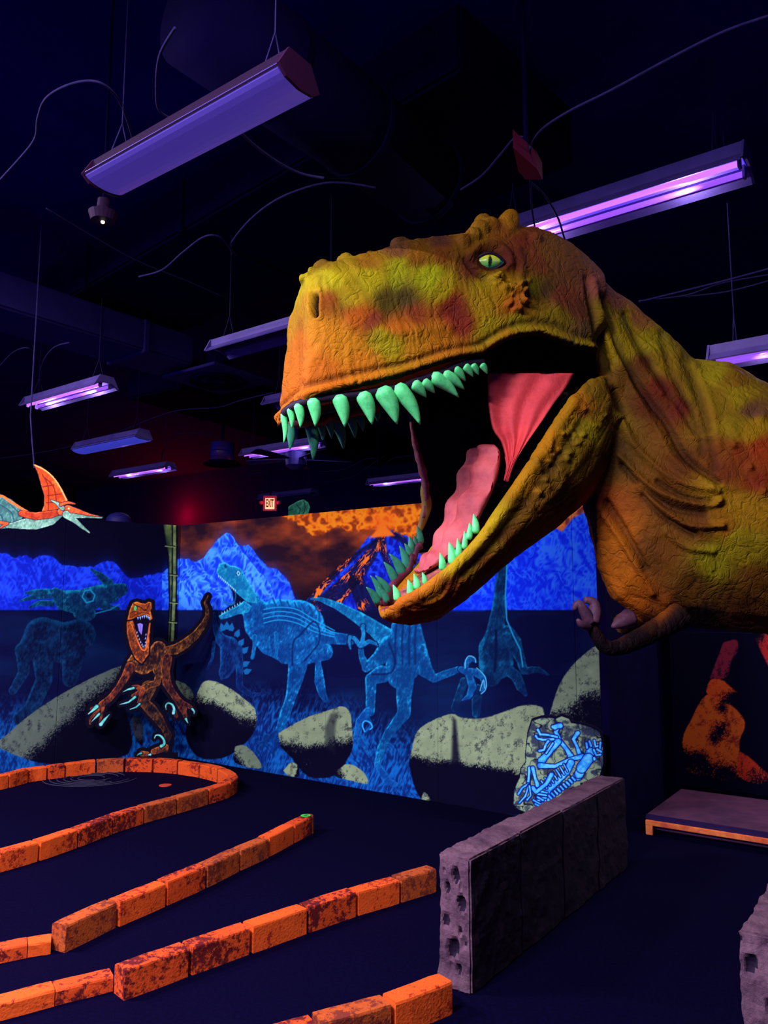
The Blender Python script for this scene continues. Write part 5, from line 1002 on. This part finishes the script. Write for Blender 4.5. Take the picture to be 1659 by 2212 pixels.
# darker in creases and nostril, black paint inside the lips
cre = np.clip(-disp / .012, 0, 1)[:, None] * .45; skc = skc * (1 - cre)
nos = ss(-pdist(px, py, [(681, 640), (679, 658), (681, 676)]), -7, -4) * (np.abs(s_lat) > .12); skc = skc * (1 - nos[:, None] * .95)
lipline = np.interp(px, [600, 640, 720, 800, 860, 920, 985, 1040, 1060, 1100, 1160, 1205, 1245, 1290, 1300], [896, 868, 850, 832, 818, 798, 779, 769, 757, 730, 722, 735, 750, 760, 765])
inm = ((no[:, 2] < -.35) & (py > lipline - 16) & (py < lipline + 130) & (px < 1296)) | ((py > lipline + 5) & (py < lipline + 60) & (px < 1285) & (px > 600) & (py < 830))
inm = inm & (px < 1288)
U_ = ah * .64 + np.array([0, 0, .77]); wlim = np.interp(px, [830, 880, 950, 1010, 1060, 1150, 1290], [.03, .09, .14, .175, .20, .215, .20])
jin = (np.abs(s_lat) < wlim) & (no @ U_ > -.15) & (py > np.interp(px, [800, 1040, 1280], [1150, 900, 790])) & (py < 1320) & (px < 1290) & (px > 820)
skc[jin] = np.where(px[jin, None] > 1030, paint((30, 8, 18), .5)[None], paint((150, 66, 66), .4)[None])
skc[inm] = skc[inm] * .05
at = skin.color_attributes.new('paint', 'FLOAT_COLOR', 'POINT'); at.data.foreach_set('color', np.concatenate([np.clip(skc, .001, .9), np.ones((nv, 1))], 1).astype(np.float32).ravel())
# inside of the lower jaw: flesh colour where the surface faces the mouth
m = attr_mat('painted_hide', .75, .12); b = m.node_tree.nodes['Principled BSDF']
tc = nd(m, 'ShaderNodeTexCoord'); n1 = nd(m, 'ShaderNodeTexNoise', Scale=5, Detail=3); lk(m, tc.outputs['Object'], n1.inputs['Vector'])
mx = nd(m, 'ShaderNodeVectorMath', operation='MULTIPLY_ADD'); lk(m, n1.outputs['Color'], mx.inputs[0]); mx.inputs[1].default_value = (.35, .35, .35); lk(m, tc.outputs['Object'], mx.inputs[2])
mp = nd(m, 'ShaderNodeMapping'); mp.inputs['Scale'].default_value = (1, 1, .45); mp.inputs['Rotation'].default_value = (0, .25, 0); lk(m, mx.outputs[0], mp.inputs['Vector'])
v1 = nd(m, 'ShaderNodeTexVoronoi', feature='DISTANCE_TO_EDGE', Scale=13); lk(m, mp.outputs[0], v1.inputs['Vector'])
v2 = nd(m, 'ShaderNodeTexVoronoi', feature='DISTANCE_TO_EDGE', Scale=44); lk(m, mp.outputs[0], v2.inputs['Vector'])
r1_ = nd(m, 'ShaderNodeMapRange'); r1_.inputs[2].default_value = .10; lk(m, v1.outputs['Distance'], r1_.inputs[0])
r2_ = nd(m, 'ShaderNodeMapRange'); r2_.inputs[2].default_value = .12; lk(m, v2.outputs['Distance'], r2_.inputs[0])
n4 = nd(m, 'ShaderNodeTexNoise', Scale=120, Detail=4); lk(m, tc.outputs['Object'], n4.inputs['Vector'])
a1 = nd(m, 'ShaderNodeMath', operation='MULTIPLY_ADD'); lk(m, r2_.outputs[0], a1.inputs[0]); a1.inputs[1].default_value = .40; lk(m, r1_.outputs[0], a1.inputs[2])
a2 = nd(m, 'ShaderNodeMath', operation='MULTIPLY_ADD'); lk(m, n4.outputs['Fac'], a2.inputs[0]); a2.inputs[1].default_value = .5; lk(m, a1.outputs[0], a2.inputs[2])
mp2 = nd(m, 'ShaderNodeMapping'); mp2.inputs['Scale'].default_value = (1, 1, .22); mp2.inputs['Rotation'].default_value = (.15, .2, 0); lk(m, mx.outputs[0], mp2.inputs['Vector'])
v3 = nd(m, 'ShaderNodeTexVoronoi', feature='DISTANCE_TO_EDGE', Scale=24); lk(m, mp2.outputs[0], v3.inputs['Vector'])
r3_ = nd(m, 'ShaderNodeMapRange'); r3_.inputs[2].default_value = .16; lk(m, v3.outputs['Distance'], r3_.inputs[0])
a3 = nd(m, 'ShaderNodeMath', operation='MULTIPLY_ADD'); lk(m, r3_.outputs[0], a3.inputs[0]); a3.inputs[1].default_value = .35; lk(m, a2.outputs[0], a3.inputs[2]); a2 = a3
bp = nd(m, 'ShaderNodeBump', Strength=.65, Distance=.0042); lk(m, a2.outputs[0], bp.inputs['Height']); lk(m, bp.outputs[0], b.inputs['Normal'])
M_hide = m
skin.polygons.foreach_set('use_smooth', [True] * len(skin.polygons)); skin.materials.clear()
base = S(1905, 1180, 0, NB_)
DINO = thing('tyrannosaur_sculpture', (base.x, base.y, 0), 'huge yellow and orange dinosaur sculpture roaring over the walkway', 'dinosaur')
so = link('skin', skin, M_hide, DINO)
bvh = BVHTree.FromPolygons([Vector(c) for c in co2], [tuple(p.vertices) for p in skin.polygons])
def hit(px_, py_):
    r = Vector(ray(px_, py_)).normalized(); h = bvh.ray_cast(Vector((0, 0, CH)), r); return h[0], h[1]
# eye
M_eye = attr_mat('glossy_eye', .15, .5)
ec, en = hit(1056, 566); ec = ec or S(1056, 566, .22)
toc = (Vector((0, 0, CH)) - ec).normalized(); toc = (toc + NH * .6).normalized(); ex = Vector((0, 0, 1)).cross(toc).normalized(); ey = toc.cross(ex)
er = 24 / F * ec.length * .95
bm = bmesh.new(); n = 40; rings = []
for j in range(15):
    t_ = j / 14; rr = []
    for k in range(n):
        a = 2 * math.pi * k / n; xx = math.cos(a) * t_; yy = math.sin(a) * t_; lens = .52 * (1 - abs(math.cos(a)) ** 2.2 * .55) ; rr.append(ec + ex * xx * er + ey * yy * er * lens + toc * (.012 + .020 * (1 - t_ * t_)))
    rings.append(rr)
loft(bm, rings[1:], cap=True)
eo = bm_obj('eye', bm, M_eye, DINO, True); eo['label'] = 'glowing green eye with a slit pupil'
ca = eo.data.color_attributes.new('paint', 'FLOAT_COLOR', 'POINT')
for i, v in enumerate(eo.data.vertices):
    d_ = v.co - ec; x_ = d_.dot(ex) / er; y_ = d_.dot(ey) / (er * .52); up_ = max(0, min(1, .5 + y_ * .6)); c_ = Vector((.03, .72, .14)).lerp(Vector((.62, .72, .01)), up_)
    if abs(x_) > .72: c_ = Vector(paint((20, 110, 70)))
    w_ = .12 * (1 - min(1, abs(y_)) ** 2) + .02
    if abs(x_) < w_ and abs(y_) < .85: c_ = Vector((.01, .03, .01))
    ca.data[i].color = (*[min(.95, q * 1.25) for q in c_], 1)
bm = bmesh.new(); ring = [ec + ex * math.cos(a) * er * 1.06 + ey * math.sin(a) * er * (.54 * (1 - abs(math.cos(a)) ** 2.2 * .55) + .04) + toc * .014 for a in [2 * math.pi * k / 40 for k in range(41)]]
tube(bm, ring, .0075, 8); bm_obj('eyelid', bm, new_mat('dark_lid', (.012, .006, .012), .5), DINO, True)
# teeth
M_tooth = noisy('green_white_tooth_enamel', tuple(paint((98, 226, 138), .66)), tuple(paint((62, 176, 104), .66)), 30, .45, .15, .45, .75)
M_tooth2 = noisy('shaded_teal_tooth_enamel', tuple(paint((44, 130, 104), KNEAR)), tuple(paint((26, 84, 70), KNEAR)), 30, .5, .15, .45, .75)  # far teeth: shade inside the mouth put into a darker enamel
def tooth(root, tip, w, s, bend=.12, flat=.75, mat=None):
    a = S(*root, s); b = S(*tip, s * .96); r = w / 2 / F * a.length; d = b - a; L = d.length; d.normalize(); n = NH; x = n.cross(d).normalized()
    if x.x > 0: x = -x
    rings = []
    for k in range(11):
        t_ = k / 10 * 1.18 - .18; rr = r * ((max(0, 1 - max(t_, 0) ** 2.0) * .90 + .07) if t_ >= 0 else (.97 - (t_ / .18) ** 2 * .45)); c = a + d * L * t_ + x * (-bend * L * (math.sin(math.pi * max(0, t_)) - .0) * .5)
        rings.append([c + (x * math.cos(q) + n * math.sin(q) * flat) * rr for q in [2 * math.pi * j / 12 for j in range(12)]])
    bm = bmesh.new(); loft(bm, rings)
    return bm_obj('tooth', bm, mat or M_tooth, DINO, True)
NEAR = [((613, 900), (613, 957), 13, .10), ((627, 888), (630, 925), 13, .16), ((645, 880), (649, 924), 18, .20), ((677, 870), (681, 921), 25, .225), ((734, 864), (745, 922), 29, .24), ((786, 858), (804, 917), 31, .245), ((829, 849), (858, 916), 37, .25), ((865, 844), (908, 917), 32, .25), ((896, 831), (921, 858), 23, .25), ((917, 826), (939, 849), 20, .248), ((941, 817), (991, 858), 27, .246), ((964, 811), (1003, 841), 23, .245), ((984, 799), (1006, 823), 19, .24), ((1006, 792), (1022, 814), 17, .24), ((1022, 790), (1034, 810), 15, .24), ((1042, 789), (1053, 808), 14, .24)]
FAR = [((626, 925), (626, 971), 19, -.10), ((671, 920), (676, 994), 25, -.20), ((693, 920), (697, 952), 15, -.22), ((709, 910), (716, 947), 17, -.23), ((728, 914), (742, 971), 23, -.235), ((757, 902), (767, 947), 20, -.24), ((776, 898), (784, 931), 17, -.24), ((814, 890), (815, 911), 14, -.24)]
LOWN = [((956, 1226), (950, 1194), 16, .17), ((978, 1212), (970, 1171), 21, .18), ((990, 1198), (988, 1163), 15, .19), ((1003, 1180), (1003, 1147), 13, .195), ((1013, 1160), (1014, 1129), 14, .20), ((1027, 1146), (1023, 1110), 17, .20), ((887, 1280), (881, 1252), 17, .12), ((901, 1268), (894, 1239), 16, .13), ((918, 1258), (912, 1236), 12, .14), ((858, 1292), (849, 1263), 16, .09)]
LOWF = [((908, 1170), (901, 1136), 16, -.21), ((897, 1178), (894, 1156), 11, -.21), ((888, 1192), (884, 1158), 17, -.20), ((889, 1207), (874, 1174), 18, -.20), ((880, 1224), (863, 1179), 21, -.19), ((868, 1236), (841, 1196), 21, -.18), ((852, 1250), (829, 1214), 19, -.16), ((838, 1278), (811, 1243), 19, -.12), ((826, 1290), (800, 1243), 18, -.11), ((815, 1298), (791, 1268), 18, -.08), ((836, 1296), (817, 1268), 15, -.05)]
for a in NEAR + LOWN: tooth(*a)
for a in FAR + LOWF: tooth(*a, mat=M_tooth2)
# gum strips that carry the teeth
M_gum = noisy('dark_red_gum', (.10, .012, .02), (.05, .008, .015), 12, .6, .2)
for ts, k in ((NEAR, 1), (FAR, 1), (LOWF, -1)):
    pts = [S(a[0][0] + 2, a[0][1] - 7 * k, a[3] * .97) for a in sorted(ts, key=lambda t_: t_[0][0])]; bm = bmesh.new(); tube(bm, smooth_pts(pts, 3), .020, 8); o = bm_obj('gum', bm, new_mat('black_gum', (.008, .003, .01), .7) if ts is NEAR else M_gum, DINO, True)
# mouth lining (far cheek, black inside) and its pink edge
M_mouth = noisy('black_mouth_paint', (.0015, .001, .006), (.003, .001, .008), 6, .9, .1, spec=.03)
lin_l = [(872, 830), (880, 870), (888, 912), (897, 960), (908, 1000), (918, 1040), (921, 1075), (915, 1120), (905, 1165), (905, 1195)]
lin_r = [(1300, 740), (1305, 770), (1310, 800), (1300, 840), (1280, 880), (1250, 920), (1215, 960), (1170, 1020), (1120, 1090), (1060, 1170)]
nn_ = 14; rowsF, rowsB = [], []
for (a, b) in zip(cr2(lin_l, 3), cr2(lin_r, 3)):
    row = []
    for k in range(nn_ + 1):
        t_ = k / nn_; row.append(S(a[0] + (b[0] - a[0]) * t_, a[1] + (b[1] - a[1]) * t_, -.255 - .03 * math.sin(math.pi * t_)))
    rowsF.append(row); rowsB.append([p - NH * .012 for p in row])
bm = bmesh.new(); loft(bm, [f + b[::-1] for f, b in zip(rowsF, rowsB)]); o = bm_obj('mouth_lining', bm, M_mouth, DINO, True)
M_pink = noisy('pink_flesh_paint', tuple(paint((216, 92, 98), .5)), tuple(paint((160, 56, 68), .5)), 9, .6, .4, .35, .7, 6, 45)
M_red = noisy('red_cheek_paint', tuple(paint((240, 70, 76), .50)), tuple(paint((205, 56, 64), .48)), 9, .6, .5, .35, .7, 6, 50)
bm = bmesh.new(); lp = cr2(lin_l[2:8], 4); tube(bm, [S(x, y, -.25 + .004 * math.sin(i)) for i, (x, y) in enumerate(lp)], [.008 + .012 * math.sin(math.pi * i / (len(lp) - 1)) * (1 + .3 * math.sin(i * 2.1)) for i in range(len(lp))], 10); o = bm_obj('cheek_edge', bm, noisy('far_cheek_flesh', tuple(paint((150, 72, 84), KNEAR)), tuple(paint((90, 36, 50), KNEAR)), 20, .7, .4), DINO, True)
bm = bmesh.new(); lp = cr2([(920, 1030), (917, 1060), (922, 1090), (915, 1120), (905, 1150)], 4); tube(bm, [S(x, y, -.262) for x, y in lp], [.012 + .014 * math.sin(math.pi * i / (len(lp) - 1)) for i in range(len(lp))], 10); o = bm_obj('cheek_edge', bm, new_mat('ochre_far_lip', tuple(paint((150, 110, 40), KNEAR)), .7), DINO, True)
# near cheek membrane
ml = cr2([(1056, 806), (1057, 840), (1058, 875), (1067, 925), (1085, 954), (1094, 990), (1096, 1010), (1091, 1036)], 4); mr = cr2([(1240, 806), (1222, 838), (1196, 872), (1172, 908), (1148, 942), (1126, 975), (1112, 1000), (1098, 1040)], 4)
F1, B1 = [], []
for i, (a, b) in enumerate(zip(ml, mr)):
    row = []; v_ = i / (len(ml) - 1)
    for k in range(25):
        t_ = k / 24; x = a[0] + (b[0] - a[0]) * t_; y = a[1] + (b[1] - a[1]) * t_; fo = .016 * math.sin(t_ * 17 + v_ * 2.0 + math.sin(v_ * 5)) * (.35 + v_ * .65)
        row.append(S(x, y, .10 + .13 * t_ + .02 * v_ + fo))
    F1.append(row); B1.append([p - NH * .014 for p in row])
bm = bmesh.new(); loft(bm, [f + b[::-1] for f, b in zip(F1, B1)]); o = bm_obj('cheek_membrane', bm, M_red, DINO, True); o['label'] = 'wrinkled red cheek membrane at the mouth corner'
# tongue
tp = [(1046, 968, .10), (1043, 985, .155), (1036, 1020, .175), (1024, 1060, .18), (1006, 1100, .172), (988, 1140, .16), (966, 1178, .135), (940, 1206, .105), (918, 1224, .07), (902, 1236, .03)]
cen = smooth_pts([S(x, y, -.02) for x, y, _ in tp], 4); wid = smooth_pts([(w, 0, 0) for _, _, w in tp], 4); rings = []
for i, c in enumerate(cen):
    d = (cen[min(i + 1, len(cen) - 1)] - cen[max(i - 1, 0)]).normalized(); up_ = NH.cross(d).normalized(); up_ = up_ if up_.z > 0 else -up_; w = wid[i].x; rr = []
    for k in range(48):
        a = 2 * math.pi * k / 48; v_ = math.cos(a); h = math.sin(a); g_ = .25 + .85 * abs(math.sin(math.pi * (v_ + .06) * .97)) if h > 0 else .8
        rr.append(c + NH * w * v_ * .92 + up_ * (w * .38 * h * g_ + .012 * math.sin(i * .9) * (h > 0)))
    rings.append(rr)
bm = bmesh.new(); loft(bm, rings); o = bm_obj('tongue', bm, M_pink, DINO, True); o['label'] = 'thick pink two-lobed tongue'
# flesh floor of the lower jaw
fl = [(1060, 1120, .15), (1020, 1165, .16), (985, 1200, .16), (950, 1232, .14), (918, 1256, .12), (888, 1276, .09), (862, 1290, .06)]
cen = smooth_pts([S(x, y, 0) for x, y, _ in fl], 3); wid = smooth_pts([(w, 0, 0) for _, _, w in fl], 3)
bm = bmesh.new(); rings = []
for i, c in enumerate(cen):
    d = (cen[min(i + 1, len(cen) - 1)] - cen[max(i - 1, 0)]).normalized(); up_ = NH.cross(d).normalized(); w = wid[i].x
    rings.append([c + NH * w * math.cos(a) + up_ * .022 * math.sin(a) for a in [2 * math.pi * k / 16 for k in range(16)]])
loft(bm, rings); bm_obj('mouth_floor', bm, noisy('dull_pink_flesh', tuple(paint((180, 92, 84), KNEAR)), tuple(paint((110, 50, 60), KNEAR)), 14, .7, .4), DINO, True)
# claws of the small arms and the feet
M_claw = noisy('mauve_claw', tuple(paint((96, 54, 78), KNEAR)), tuple(paint((60, 34, 56), KNEAR)), 14, .6, .3)
def dclaw(pts, rs, mat=M_claw):
    bm = bmesh.new(); q = smooth_pts(pts, 4); tube(bm, q, [rs[0] + (rs[-1] - rs[0]) * (i / (len(q) - 1)) ** 1.4 for i in range(len(q))], 10); bm_obj('claw', bm, mat, DINO, True)
dclaw([S(1275, 1345, .37, NB_), S(1262, 1320, .38, NB_), S(1248, 1304, .38, NB_), S(1240, 1318, .38, NB_)], [.03, .010])
dclaw([S(1280, 1345, .37, NB_), S(1285, 1318, .36, NB_), S(1280, 1300, .36, NB_), S(1262, 1296, .36, NB_)], [.034, .014])
dclaw([S(1270, 1352, .37, NB_), S(1256, 1348, .40, NB_), S(1247, 1338, .41, NB_)], [.026, .006])
dclaw([S(1360, 1335, .05, NB_), S(1340, 1345, .08, NB_), S(1322, 1354, .10, NB_)], [.05, .006])
for sd, gz in ((1, 0.0), (-1, .14)):
    h = S(1905, 1180, sd * .30, NB_)
    for k in (-1, 0, 1): dclaw([Vector((h.x - .24, h.y + k * .118, gz + .04)), Vector((h.x - .30, h.y + k * .14, gz + .04)), Vector((h.x - .36, h.y + k * .15, gz + .015))], [.03, .006])
